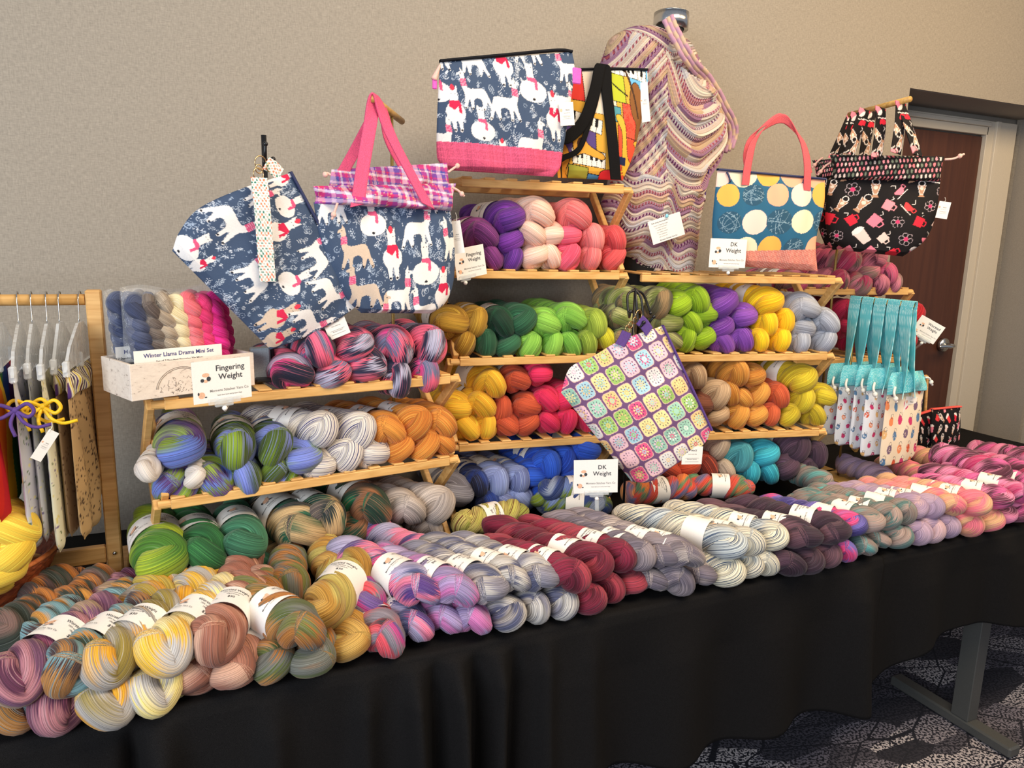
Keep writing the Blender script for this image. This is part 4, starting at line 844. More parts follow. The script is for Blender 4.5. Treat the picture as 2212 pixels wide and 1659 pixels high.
table_row(pl, 'lower layer', [((40, 1522), (90, 1440), 't_brn', 1.0, 0), ((-18, 1512), (30, 1430), 't_brn', 1.0, 1), ((132, 1516), (178, 1430), 't_mau', 1.08, 0, .8), ((236, 1512), (290, 1400), 't_oly', 1.05, 0, .3), ((335, 1484), (385, 1390), 't_cry', 1.05, 0, .4), ((423, 1448), (470, 1370), 't_ros', .95, 0),
    ((509, 1442), (526, 1392), 't_ros', .98, 1), ((590, 1422), (586, 1366), 't_olv', 1.0, 1), ((676, 1418), (680, 1360), 't_olv', 1.0, 0), ((755, 1382), (752, 1328), 't_gld', 1.0, 1), ((832, 1372), (812, 1318), 't_pgr', .98, 1), ((892, 1346), (864, 1300), 't_pkn', .92, 1),
    ((960, 1332), (930, 1285), 't_lil', .88, 0), ((1022, 1332), (990, 1280), 't_lil', .88, 0), ((1090, 1322), (1050, 1270), 't_gry', .9, 0), ((1148, 1306), (1105, 1255), 't_gry', .88, 0), ((1206, 1298), (1165, 1250), 't_gry', .88, 0),
    ((1262, 1288), (1222, 1243), 't_red', .88, 0), ((1304, 1264), (1262, 1222), 't_red', .88, 0), ((1353, 1252), (1310, 1210), 't_red', .85, 0), ((1402, 1248), (1360, 1208), 't_tau', .86, 0), ((1456, 1250), (1412, 1208), 't_tau', .9, 0), ((1508, 1236), (1466, 1196), 't_tau', .82, 0),
    ((1562, 1230), (1520, 1192), 't_crm', .9, 1), ((1603, 1216), (1562, 1180), 't_crm', .84, 0), ((1642, 1212), (1600, 1176), 't_crm', .84, 0), ((1694, 1215), (1652, 1180), 't_plm', .86, 0), ((1740, 1208), (1698, 1172), 't_plm', .84, 0), ((1776, 1194), (1734, 1160), 't_plm', .84, 0)], LZ)
table_row(pl, 'lower layer', [((1815, 1186), (1770, 1150), 't_ind', .8, 0), ((1856, 1175), (1812, 1140), 't_tea', .84, 0), ((1888, 1162), (1842, 1128), 't_tea', .8, 0), ((1930, 1155), (1885, 1122), 't_tea', .86, 0), ((1972, 1148), (1926, 1116), 't_lav', .86, 0), ((2003, 1143), (1958, 1111), 't_lav', .82, 0), ((2034, 1134), (1988, 1104), 't_lav', .84, 0), ((2084, 1130), (2036, 1098), 't_pch', .86, 0), ((2131, 1120), (2082, 1090), 't_pch', .84, 0), ((2163, 1108), (2114, 1078), 't_mgp', .8, 0), ((2190, 1104), (2140, 1074), 't_mgp', .82, 0), ((2222, 1096), (2170, 1066), 't_mgp', .82, 0)], LZ)
table_row(pl, 'upper layer', [((42, 1458), (76, 1389), 't_mau', 1.05, 1, .2), ((155, 1440), (189, 1378), 't_brn', 1.0, 1, .5), ((238, 1424), (288, 1366), 't_oly', 1.02, 1, 1.1), ((358, 1402), (382, 1343), 't_cry', 1.05, 1, .3), ((466, 1377), (478, 1318), 't_ros', 1.0, 1, .9),
    ((650, 1355), (627, 1320), 't_olv', 1.0, 1, .4), ((700, 1314), (711, 1262), 't_gld', 1.08, 1, 1.0), ((905, 1268), (882, 1225), 't_pkn', .98, 1, .4), ((986, 1272), (958, 1230), 't_lil', .92, 1, 1.2),
    ((1051, 1264), (1022, 1222), 't_gry', .9, 1, .9), ((1105, 1246), (1072, 1208), 't_gry', .88, 1, .4), ((1163, 1240), (1128, 1202), 't_gry', .9, 1, .7), ((1228, 1240), (1190, 1200), 't_red', .9, 1, .6), ((1276, 1214), (1240, 1176), 't_red', .9, 1, .1), ((1332, 1198), (1292, 1164), 't_red', .88, 1, 1.2),
    ((1374, 1196), (1330, 1154), 't_tau', .84, 1, .8), ((1429, 1192), (1384, 1150), 't_tau', .86, 1, 1.0), ((1478, 1196), (1440, 1160), 't_tau', .86, 1, .3), ((1568, 1172), (1524, 1134), 't_crm', .95, 1.75, .3), ((1606, 1168), (1566, 1134), 't_crm', .84, 1, .6), ((1660, 1156), (1616, 1124), 't_crm', .88, 1, .5),
    ((1732, 1154), (1690, 1120), 't_plm', .88, 1, .5), ((1794, 1142), (1746, 1112), 't_plm', .92, 1, 1.1)], UZ)
table_row(pl, 'upper layer', [((1830, 1130), (1782, 1098), 't_ind', .84, 1), ((1874, 1124), (1828, 1088), 't_tea', .84, 1), ((1908, 1114), (1860, 1084), 't_tea', .82, 1), ((1942, 1104), (1892, 1074), 't_tea', .82, 1), ((1966, 1094), (1912, 1064), 't_lav', .86, 1), ((1998, 1092), (1944, 1060), 't_lav', .84, 1), ((2046, 1088), (1994, 1058), 't_pch', .88, 1), ((2076, 1076), (2014, 1050), 't_pch', .84, 1), ((2104, 1086), (2050, 1052), 't_pch', .86, 1), ((2152, 1074), (2104, 1044), 't_mgp', .84, 1), ((2192, 1062), (2140, 1030), 't_mgp', .88, 1), ((2226, 1050), (2176, 1020), 't_mgp', .86, 1)], UZ)
# second row lying behind the front one
pl = 'in the second row on the table'
table_row(pl, '', [((24, 1362), (44, 1310), 't_dk', 1.12, 0, .9), ((108, 1362), (126, 1310), 't_brn', 1.08, 0, 1.2), ((84, 1300), (104, 1250), 't_dk', 1.15, 0, .3), ((156, 1312), (172, 1262), 't_dk', 1.15, 0, 1.0), ((222, 1342), (236, 1290), 't_brn', 1.08, 0, .5), ((240, 1304), (254, 1252), 't_mau', 1.0, 0, .2)], .80, ls=.55)
table_row(pl, '', [((298, 1322), (316, 1272), 't_oly', .98, 0), ((322, 1290), (334, 1240), 't_oly', 1.0, 0), ((412, 1284), (424, 1236), 't_cry', 1.0, 0), ((508, 1262), (512, 1216), 't_ros', 1.0, 0), ((530, 1320), (540, 1270), 't_ros', .95, 0), ((625, 1262), (622, 1210), 't_olv', 1.0, 0), ((712, 1224), (706, 1176), 't_gld', 1.0, 0), ((568, 1330), (570, 1280), 't_olv', .9, 0), ((775, 1250), (766, 1204), 't_pgr', .88, 0), ((790, 1300), (780, 1250), 't_pgr', .92, 0)], .82, ls=.8)
table_row(pl, '', [((848, 1240), (822, 1200), 't_pkn', .92, 0), ((925, 1195), (896, 1158), 't_pkn', .9, 0)], .83)
# single hanks lying crossways behind the rows
def cross(px0, px1, z, s, k, lab, band=1, roll=.3, tilt=0.0):
    c = atZ(*px0, z); q = atZ(*px1, z); d = (q-c)[:2]; h = hank(c, d, s, k, band, lab, '', px0[0], roll, tilt)
cross((1010, 1128), (1130, 1100), .80, .9, 't_yg', 'lying crossways behind the grey and ivory yarn')
cross((1195, 1058), (1310, 1052), .84, .9, 'bgv', 'lying crossways behind the lower sign')
cross((1372, 1064), (1480, 1052), .82, .92, 't_org', 'with end pointing left behind the cream yarn')
cross((1600, 1052), (1500, 1046), .82, .86, 't_org', 'with end pointing right behind the cream yarn')
cross((1290, 1092), (1190, 1085), .80, .85, 'bgv', 'lying flat under the lower sign', 1)
cross((1770, 1040), (1690, 1010), .82, .9, 't_tea', 'lying askew behind the aubergine yarn', 0)
cross((2040, 984), (2160, 1024), .885, 1.0, 't_mgp', 'lying on top at the far right end', 0)
cross((2110, 996), (2230, 1026), .84, .95, 't_mgp', 'lying behind at the far right end', 0)
cross((2120, 975), (2240, 1000), .80, 1.0, 't_mgp', 'lying farthest back at the right end', 0)
cross((2190, 985), (2300, 1010), .84, .95, 't_mgp', 'cut off by the right picture edge', 0)
for px0, px1, k, s, lab in (((1905, 1030), (1840, 1008), 't_lav', .9, 'left'), ((1990, 1028), (1915, 1002), 't_pch', .9, 'right')):
    cross(px0, px1, .80, s, k, 'lying behind the front rows under the mitten bags', 0)
cross((2075, 1010), (1985, 985), .80, .95, 't_pch', 'lying behind the bands near the right end', 0)
label_hanks()
# ------------------------------------------------------------------ more materials
def clear(name, alpha, col=(255, 255, 255), rough=.08):
    m, nt, b = mat_new(name); b.inputs['Base Color'].default_value = (*lin(col), 1); b.inputs['Alpha'].default_value = alpha; b.inputs['Roughness'].default_value = rough
    b.inputs['Specular IOR Level'].default_value = 1.0; b.inputs['Coat Weight'].default_value = 1.0; b.inputs['Coat Roughness'].default_value = .05
    no = N(nt, 'ShaderNodeTexNoise'); setin(no, Scale=38.0, Detail=2.0); tc = N(nt, 'ShaderNodeTexCoord'); nt.links.new(tc.outputs['Object'], no.inputs['Vector'])
    bp = N(nt, 'ShaderNodeBump'); bp.inputs['Strength'].default_value = .7; bp.inputs['Distance'].default_value = .01; nt.links.new(no.outputs['Fac'], bp.inputs['Height'])
    nt.links.new(bp.outputs[0], b.inputs['Normal']); nt.links.new(bp.outputs[0], b.inputs['Coat Normal']); return m
M_CLEAR = clear('clear_plastic', .35, (235, 240, 240)); M_SLEEVE = clear('crinkled_cellophane', .07)
M_FROST = clear('frosted_plastic', .55, (236, 236, 234), .4)
M_PINK = plain('pink_linen', (222, 84, 122), .85, bump=.6, bscale=700, var=.16); M_CORAL = plain('coral_webbing', (222, 92, 98), .8, bump=.6, bscale=600, var=.1)
M_WEB = plain('black_webbing', (18, 17, 18), .85, spec=.15, bump=.5, bscale=500); M_ZIP = plain('black_zipper', (18, 18, 24), .7, spec=.2); M_HOTPINK = plain('pink_tab', (238, 90, 190), .6)
M_CORD = plain('pale_pink_cord', (240, 190, 176), .8, bump=.5, bscale=500); M_WCORD = plain('white_cord', (240, 236, 226), .8, bump=.5, bscale=500)
M_PURPLE = plain('purple_cloth', (88, 58, 128), .8); M_NAVYZIP = plain('navy_zipper', (36, 44, 84), .6)
EX = np.array([1.0, 0, 0]); EZ = np.array([0, 0, 1.0])
def px(pts): return [atY(*p) for p in pts]      # (x, y, depth)
def along(P0, az):
    q, n = vplane(P0, az); return lambda x, y: atP(x, y, q, n)
# ------------------------------------------------------------------ signs
def card4(root, c4, texts, name='card', extra=(), w=.098, th=.0008):
    """card through its four corners (TL, TR, BR, BL)"""
    c4 = [np.array(c, float) for c in c4]; ax = (c4[1]+c4[2]-c4[0]-c4[3])/2; ay = (c4[0]+c4[1]-c4[2]-c4[3])/2; W_, H_ = np.linalg.norm(ax), np.linalg.norm(ay); k = W_/w
    t = [(a, s*k, x*k, y*k, m) for a, s, x, y, m in texts]; e = [(x0*k, y0*k, x1*k, y1*k, m) for x0, y0, x1, y1, m in extra]
    return flatcard(name, sum(c4)/4, ax, ay, W_, H_, root, t, th, extra=e), sum(c4)/4, ax/W_, ay/H_, W_, H_
def sign(c4, words, label, stem=None):
    root = empty('price_sign', label=label, cat='sign'); ln = words.split()
    tx = [(ln[0], .0135, .014, .0165, 1), (ln[1], .0135, .014, .002, 1), ("Momens Stitches Yarn Co", .0062, .011, -.0178, 2), ("hand dyed yarn and project bags", .0032, .011, -.0250, 2)]
    ex = [(-.036, .000, -.030, .006, 1), (-.026, .001, -.019, .009, 1), (-.033, .008, -.021, .015, 4), (-.031, -.001, -.024, .004, 4), (-.041, -.027, -.030, -.016, 4), (-.042, -.021, -.039, -.016, 1), (-.031, -.026, -.027, -.024, 1)]
    o, c, ax, ay, w, h = card4(root, c4, tx, extra=ex); n = np.cross(ax, ay); b = MB(); R = np.stack([ax, ay, n], 1)
    b.box(c-ay*(h/2-.001)+n*.003, (w*.55, .012, .006), R, 0, .001); b.box(c-ay*(h/2+.004)-n*.001, (w*.32, .016, .008), R, 0, .002)
    b.build('clear_clip', M_CLEAR, root); b = MB(); b.ball(c-ay*(h/2+.016), .0055); b.build('ball_joint', M_WHITE, root, True)
    if stem is not None: MB().bar(c-ay*(h/2+.018), np.array(stem, float), .012, .006, (0, 1, 0)).build('stem', M_CLEAR, root)
    fix_base(root); return root
f = along(atY(412, 870, 1.595), 20); sign([f(412, 783), f(537, 770), f(546, 856), f(419, 875)], 'Fingering Weight', 'cream card reading Fingering Weight clipped before the white wooden tray', (.10, 1.735, 1.222))
f = along(atY(1010, 600, 1.925), 10); sign([f(990, 541), f(1055, 527), f(1040, 592), f(976, 605)], 'Fingering Weight', 'tan tilted card reading Fingering Weight beside the purple yarn', (.745, 1.99, 1.478))
f = along(atY(1570, 570, 1.80), -8); sign([f(1533, 515), f(1611, 517), f(1612, 579), f(1533, 577)], 'DK Weight', 'white card reading DK Weight in front of the yarn ball print bag')
f = along(atY(1290, 1060, 1.60), -22); sign([f(1238, 994), f(1333, 992), f(1336, 1063), f(1241, 1066)], 'DK Weight', 'white card reading DK Weight below the crochet square print pouch', f(1290, 1118))
f = along(atY(2000, 720, 1.80), -38); sign([f(1990, 679), f(2036, 705), f(2022, 747), f(1968, 717)], 'Worsted Weight', 'tilted card reading Worsted Weight beside the bright red yarn', UU[0]+UU[1]*.545+UU[2]*.01+np.array([0, 0, r4[2]-.26]))
def price_tag(c4, label, texts=None):
    root = empty('price_tag', label=label, cat='price tag')
    tx = texts or [("PRICE", .010, .006, .018, 1), ("hand made bag", .0062, .0, .004, 2), ("Momens Stitches", .0062, .0, -.018, 2)]
    o, c, ax, ay, w, h = card4(root, c4, tx, 'paper_tag', [(-.042, .012, -.026, .03, 4), (-.03, -.012, .03, -.0105, 2), (-.03, -.028, .03, -.0265, 2)], .09)
    b = MB(); b.tube([c+ay*h*.42+np.cross(ax, ay)*.001, c+ay*h*.62+ax*.003, c+ay*h*.75], .0006, 6); b.build('string', M_WCORD, root); fix_base(root); return root
# ------------------------------------------------------------------ pouch hanging from the black hook stand
def edge_strip(name, pts, w, mat, parent, n=40, up=None): return ribbon(name, pts, up if up is not None else EZ, w, mat, parent, .003, n)
root = empty('wristlet_pouch', label='navy llama print pouch hanging askew from the black hook', cat='bag')
f = along(atY(570, 500, 1.775), 6)
cv = llama_cloth(.46, .40, [('s', .14, .30, 1.28, 0, 1, 0), ('i', .17, .01, .95, 0, 1, 0), ('i', .21, .77, .85, 0, 1, 0), ('f', .32, .54, 1.1, 0, 1, 0), ('s', .57, .73, 1.15, 0, -1, 0), ('s', .50, .24, 1.2, 0, -1, 0), ('i', .63, .48, .95, 0, 1, 0), ('s', .79, .66, 1.15, 0, 1, 0), ('f', .78, .18, 1.15, 0, 1, 1), ('i', .98, .84, .9, 0, 1, 0), ('s', .90, .42, 1.1, 0, 1, 0), ('f', .90, .12, .95, 0, 1, 1), ('f', .05, .80, .9, 0, 1, 0), ('s', .04, .60, 1.0, 0, 1, 0), ('f', .29, .0, .7, 0, 1, 0)], 11, .112)
Lp = [f(626, 374), f(520, 408), f(430, 450), f(388, 500), f(372, 542)]; Rp = [f(776, 658), f(724, 694), f(660, 728), f(612, 746), f(584, 755)]
body, n, ax, ay = pillow('pouch_body', Lp, Rp, cv, root, .028, seed=2)
zp = [f(624, 373), f(700, 514), f(777, 659)]; ribbon('zipper', [p-n*.003+np.array(ay)*.004 for p in zp], n, .018, M_NAVYZIP, root, .006, 30)
tabcv = dot_cloth(.05, .5, (240, 236, 228), [(230, 130, 90), (60, 130, 110), (200, 190, 170)], .0075, .0022, .0005)
ribbon('loop_tab', [f(574, 352), f(590, 362), f(606, 378)], f(600, 350)-f(588, 372), .030, M_PRINT, root, .003, 20, tabcv)
wp = [f(552, 386)+n*.036, f(556, 440)+n*.046, f(562, 520)+n*.046, f(570, 606)+n*.042]; ribbon('wrist_strap', wp, EX, .034, M_PRINT, root, .005, 90, tabcv)
def ring3(b, c, r, nrm, t=.0013):
    nrm = np.array(nrm, float)/np.linalg.norm(nrm); a = np.cross(nrm, EZ); a /= np.linalg.norm(a); q = np.cross(nrm, a); th = np.linspace(0, 2*PI, 24, endpoint=False)
    b.tube([c+r*(math.cos(x)*a+math.sin(x)*q) for x in th], t, 8, closed=True)
for c, r in ((f(563, 352), .015), (f(584, 362), .010), (f(552, 378)+n*.03, .013), (f(556, 366)+n*.015, .009)):
    b = MB(); ring3(b, c, r, n*1.0+EX*.5); b.build('split_ring', M_GOLD, root, True)
fix_base(root)
def hook_stand(label, base, top, prongs, zb, r=.006):
    root = empty('hook_stand', label=label, cat='stand'); base = np.array([base[0], base[1], zb]); tp = np.array([base[0], base[1], top])
    MB().tube([base+[0, 0, .008], tp], r, 12).build('pole', M_BLACK, root, True)
    MB().box(base+[0, 0, .005], (.085, .07, .01), bev=.003).build('base', M_BLACK, root)
    for pr in prongs:
        b = MB(); q = spline([tp+np.array(p) for p in pr], 16); b.tube(q, .0035, 8); b.ball(q[-1], .0055); b.build('hook', M_BLACK, root, True)
    fix_base(root); return root
hp = atY(571, 330, 1.85); top = atY(569, 292, 1.85)[2]
hook_stand('black metal hook stand rising behind the hanging llama pouch', hp, top, [[(0, 0, -.05), (-.004, -.03, -.06), (-.006, -.06, -.05), (-.004, -.065, -.026)], [(0, 0, -.05), (.01, -.02, -.062), (.014, -.04, -.055)]], 1.236)
f2 = along(atY(728, 705, 1.80), 0); price_tag([f2(692, 695), f2(738, 678), f2(760, 716), f2(716, 735)], 'white price tag hanging under the askew llama pouch')
# ------------------------------------------------------------------ T stands
def t_stand(label, a, b_, pole, zb, d=.009):
    root = empty('bag_stand', label=label, cat='stand'); a = np.array(a); b_ = np.array(b_)
    b = MB(); b.tube([a, b_], d, 16); b.build('crossbar', M_DARKWOOD, root, True)
    p = a+(b_-a)*pole; MB().tube([(p[0], p[1], zb+.012), p-[0, 0, d*.6]], .0045, 12).build('pole', M_BRASS, root, True)
    MB().box((p[0], p[1], zb+.006), (.12, .12, .012), bev=.003).build('base', M_DARKWOOD, root); fix_base(root); return p
t_stand('brass stand with wooden crossbar holding the llama drawstring tote', atY(803, 212, 1.79), atY(868, 262, 2.1), .62, TZ+.004)
# ------------------------------------------------------------------ llama drawstring tote
root = empty('drawstring_tote', label='navy llama print drawstring tote with pink handles and plaid cuff', cat='bag')
f = along(atY(830, 560, 1.80), 5)
cv = llama_cloth(.40, .32, [('i', .38, .70, 1.0, 0, 1, 0), ('s', .25, .46, 1.05, 0, -1, 1), ('f', .50, .34, 1.18, 0, 1, 0), ('s', .70, .58, 1.15, 0, 1, 0), ('i', .74, .26, 1.12, 0, 1, 0), ('s', .52, .05, 1.15, 0, 1, 0), ('s', .30, .13, 1.1, 0, -1, 1), ('f', .88, -.02, 1.15, 0, 1, 0), ('s', .99, .44, 1.1, 0, -1, 0), ('s', .12, .82, 1.0, 0, 1, 0), ('s', .90, .84, 1.0, 0, 1, 0), ('s', .36, -.12, 1.1, 0, 1, 1), ('s', .74, -.10, 1.1, 0, -1, 0)], 12, .106)
pillow('tote_body', [f(677, 437), f(690, 510), f(722, 600), f(752, 650), f(780, 676)], [f(972, 447), f(982, 540), f(978, 612), f(960, 655), f(930, 677)], cv, root, .038, top=.9, seed=4)
pc = plaid(.42, .2, 4)
pillow('plaid_cuff', [f(676, 402), f(682, 425), f(679, 440)], [f(985, 396), f(978, 425), f(975, 456)], pc, root, .045, top=.8, wr=.007, seed=7)
fb = along(atY(830, 400, 1.86), 5); pillow('plaid_cuff', [fb(716, 366), fb(712, 395), fb(706, 425)], [fb(966, 352), fb(968, 385), fb(970, 420)], plaid(.42, .2, 9), root, .02, top=.8, wr=.006, seed=8)
n = np.array([.08, -1, 0]); top = atY(810, 208, 1.80)
ribbon('handle', [f(758, 446)+n*.05, f(776, 360)+n*.03, f(797, 270)+n*.01, top+[0, 0, .004], f(838, 290)+n*.015, f(872, 370)+n*.035, f(908, 446)+n*.05], [EX*.97+EZ*.25]*3+[np.array([.5, .85, 0])]+[EX*.97-EZ*.4]*3, .034, M_PINK, root, .004, 70)
tb = atY(822, 222, 1.88)
ribbon('handle', [fb(742, 370), fb(775, 310), fb(800, 262), tb+[0, 0, .004], fb(842, 300), fb(866, 350), fb(886, 380)], [EX]*3+[np.array([.5, .85, 0])]+[EX]*3, .030, M_PINK, root, .004, 60)
def cord(pts, mat, root, r=.003, knot=True, name='drawstring'):
    b = MB(); q = spline(pts, 20); b.tube(q, r, 8)
    if knot: b.ball(q[-5], r*2.0, sc=(1, 1, 1.1))
    b.build(name, mat, root, True)
cord([f(968, 372), f(982, 362), f(992, 356)], M_CORD, root); cord([f(976, 404), f(990, 412), f(1003, 424)], M_CORD, root); cord([f(716, 440)+n*.05, f(712, 452)+n*.05, f(704, 475)+n*.05], M_CORD, root); cord([f(714, 378), f(706, 374), f(700, 380)], M_CORD, root)
fix_base(root)
f3 = along(atY(988, 515, 1.84), -30); price_tag([f3(974, 478), f3(996, 476), f3(1002, 545), f3(978, 550)], 'white price tag at the right edge of the llama drawstring tote')
# ------------------------------------------------------------------ llama zip bag on the top shelf
root = empty('zippered_project_bag', label='large navy llama print zip bag with pink base on the top shelf', cat='bag')
f = along(atY(1090, 300, 1.925), -7)
cv = llama_cloth(.42, .34, [('s', .08, .74, 1.05, 0, 1, 0), ('s', .31, .72, 1.0, 0, -1, 0), ('f', .50, .66, 1.15, 0, 1, 0), ('s', .69, .86, 1.05, 0, 1, 0), ('i', .67, .56, 1.12, 0, 1, 0), ('s', .95, .74, 1.05, 0, -1, 0), ('i', .06, .50, 1, 0, 1, 0), ('s', .29, .46, 1.05, 0, -1, 0), ('s', .47, .40, 1.15, 0, 1, 0), ('f', .80, .29, 1.2, 0, 1, 0), ('f', .15, .29, 1.1, 0, 1, 0), ('i', .30, .23, .95, 0, 1, 0), ('s', .61, .10, 1.2, 0, 1, 0), ('s', .03, .12, 1.0, 0, 1, 0), ('f', .42, -.02, .9, 0, 1, 0), ('s', .98, .12, 1.05, 0, -1, 0), ('s', .88, .5, .9, 0, 1, 0)], 13, .098)
pk = coarse(Cv(.42, .34, (222, 90, 124)), .35, 3); yb = int(.072*cv.res); cv.a[:yb] = pk.a[:yb]
Lp = [f(951, 134), f(945, 230), f(943, 325), f(950, 352), f(972, 368)]; Rp = [f(1236, 112), f(1240, 165), f(1215, 330), f(1210, 362), f(1195, 382)]
body, n, ax, ay = pillow('bag_body', Lp, Rp, cv, root, .038, top=.2, seed=5)
ribbon('zipper', [f(950, 132), f(1090, 119), f(1200, 109), f(1235, 112)], n, .018, M_ZIP, root, .006, 40)
c = f(1244, 165)+n*.006; MB().box(c, (.028, .006, .042), bev=.003).build('side_tab', M_HOTPINK, root); c = f(939, 182); MB().box(c, (.012, .006, .024), bev=.002).build('side_tab', M_HOTPINK, root)
b = MB(); b.tube(spline([f(951, 140), f(944, 156), f(937, 172)], 10), [.003+.0006*i for i in range(10)], 8); b.build('zipper_tassel', M_CORD, root, True)
fix_base(root)
f4 = along(atY(1222, 245, 1.875), -5); price_tag([f4(1212, 222), f4(1241, 220), f4(1238, 270), f4(1206, 272)], 'tan price tag at the right edge of the zip bag')
# ------------------------------------------------------------------ music tote
root = empty('music_print_tote', label='colourful music instrument print tote with black webbing straps', cat='bag')
f = along(atY(1300, 300, 2.0), -7); fz = np.array([-.1, -1, 0])
Lp = [f(1232, 152), f(1215, 240), f(1203, 340), f(1205, 384)]; Rp = [f(1398, 150), f(1398, 190), f(1372, 320), f(1345, 390)]
body, n, ax, ay = pillow('tote_body', Lp, Rp, music_cloth(.285, .32), root, .03, top=.2, seed=6)
ribbon('zipper', [f(1232, 151), f(1320, 149), f(1398, 151)], n, .016, M_ZIP, root, .006, 30)
ribbon('strap', [f(1320, 390)+n*.034, f(1310, 300)+n*.04, f(1303, 200)+n*.026, f(1302, 152)+n*.02, f(1290, 146)+n*.024, f(1275, 200)+n*.035, f(1250, 265)+n*.042, f(1215, 300)+n*.045, f(1190, 300)+n*.03], [EX, EX, EX, EX, EX, EX*.9-EZ*.3, EX*.7-EZ*.5, EX*.4-EZ*.7, EX*.2-EZ*.8], .036, M_WEB, root, .003, 90)
ribbon('strap', [f(1296, 152)+n*.012, f(1280, 215)+n*.03, f(1262, 270)+n*.036, f(1240, 325)+n*.038, f(1205, 345)+n*.03], [EX, EX, EX*.9-EZ*.3, EX*.5-EZ*.6, EX*.2-EZ*.8], .016, M_WEB, root, .003, 60)
fix_base(root)
f5 = along(atY(1392, 220, 1.97), -40); price_tag([f5(1388, 178), f5(1404, 176), f5(1400, 262), f5(1380, 266)], 'white price tag between the music print tote and the shawl')
# ------------------------------------------------------------------ yarn ball print tote
root = empty('yarn_ball_tote', label='blue tote printed with yarn balls, coral handles and coral base', cat='bag')
f = along(atY(1660, 500, 1.82), -14)
cv = balls_cloth(.36, .33); yb = int(.074*cv.res); cr = coarse(Cv(.36, .33, (214, 122, 108)), .2, 5); st = (np.arange(cr.nx) % 5 == 0); cr.a[:, st] = lin((236, 190, 170)); cv.a[:yb] = cr.a[:yb]
Lp = [f(1550, 368), f(1543, 430), f(1538, 500), f(1545, 572)]; Rp = [f(1782, 388), f(1780, 440), f(1762, 520), f(1766, 586)]
body, n, ax, ay = pillow('tote_body', Lp, Rp, cv, root, .03, top=.2, seed=9)
ribbon('zipper', [f(1550, 366), f(1660, 376), f(1782, 387)], n, .016, M_NAVYZIP, root, .006, 30)
ribbon('handle', [f(1606, 400)+n*.012, f(1612, 350)+n*.014, f(1628, 300)+n*.01, f(1672, 262), f(1700, 260), f(1728, 300)+n*.006, f(1738, 350)+n*.014, f(1738, 412)+n*.014], [EX, EX, EX*.9+EZ*.4, EX*.3+EZ*.9+n*.3, -EX*.2+EZ*.9+n*.3, -EX*.9+EZ*.4, -EX, -EX], .027, M_CORAL, root, .003, 80)
ribbon('handle', [f(1620, 372)-n*.012, f(1618, 330)-n*.014, f(1634, 290)-n*.02, f(1676, 256)-n*.02, f(1704, 258)-n*.02, f(1742, 310)-n*.02, f(1752, 372)-n*.012], [EX, EX, EX*.9+EZ*.4, EX*.3+EZ*.9, -EX*.2+EZ*.9, -EX*.9+EZ*.4, -EX], .025, M_CORAL, root, .003, 70)
b = MB(); b.tube(spline([f(1568, 372)+n*.006, f(1571, 382)+n*.012, f(1573, 394)+n*.014], 10), .003, 8); b.build('zipper_pull', M_NAVYZIP, root, True); fix_base(root)
# ------------------------------------------------------------------ cup print bags by the door
t_stand('brass stand with wooden crossbar holding the cup print bags', atY(1966, 214, 1.734), atY(1835, 248, 2.017), .97, TZ+.004)
CUPS = cup_cloth(.40, .32, .043, 5, .080); DOTS = dot_cloth(.46, .075, (24, 22, 24), [(236, 120, 130), (220, 200, 190), (240, 150, 160), (110, 120, 104)], .0165, .0045)
STRIPC = cup_cloth(.06, .5, .030, 8, .05)
def cup_bag(label, az, ctr, Lp, Rp, DL, DR, straps, cord_end, seed, bulge=.05):
    root = empty('cup_print_bag', label=label, cat='bag', group='cup print bags'); f = along(ctr, az); n = np.array([math.sin(math.radians(az)), -math.cos(math.radians(az)), 0])
    pillow('bag_body', [f(*p) for p in Lp], [f(*p) for p in Rp], CUPS, root, bulge, top=.9, seed=seed, res=520)
    pillow('dotted_cuff', [f(*p) for p in DL], [f(*p) for p in DR], DOTS, root, bulge*.7, top=.9, wr=.005, seed=seed+1, res=520)
    for s in straps: ribbon('handle', [f(x, y)+n*d for x, y, d in s], [EX*.97-EZ*.15]*len(s), .046, M_PRINT, root, .003, 50, STRIPC)
    for s in cord_end: cord([f(x, y)+n*.02 for x, y in s], M_CORD, root, .0035)
    fix_base(root)
cup_bag('front black cup print drawstring bag with dotted cuff by the door', -36, atY(1920, 450, 1.78), [(1795, 384), (1783, 450), (1790, 510), (1830, 542)], [(2032, 388), (2020, 470), (1996, 520), (1950, 554)], [(1792, 334), (1800, 360), (1797, 388)], [(2040, 338), (2034, 362), (2030, 392)],
        [[(1868, 236, .0), (1850, 280, .02), (1828, 336, .04)], [(1902, 232, .0), (1898, 280, .02), (1884, 345, .05)], [(1944, 222, .0), (1960, 280, .02), (1972, 340, .05)], [(1944, 222, .01), (1938, 270, .03), (1925, 335, .05)]], [[(2036, 346), (2056, 344), (2078, 334)]], 21)
cup_bag('black cup print bag second in the stack by the door', -36, atY(1850, 470, 1.93), [(1776, 380), (1768, 450), (1776, 510), (1800, 540)], [(1900, 385), (1900, 450), (1900, 510), (1880, 530)], [(1766, 352), (1772, 366), (1774, 384)], [(1900, 345), (1900, 360), (1900, 385)],
        [[(1850, 244, 0), (1835, 290, .01), (1812, 350, .02)], [(1882, 238, 0), (1872, 290, .01), (1862, 345, .02)]], [[(1792, 352), (1778, 362), (1764, 380)]], 23, .035)
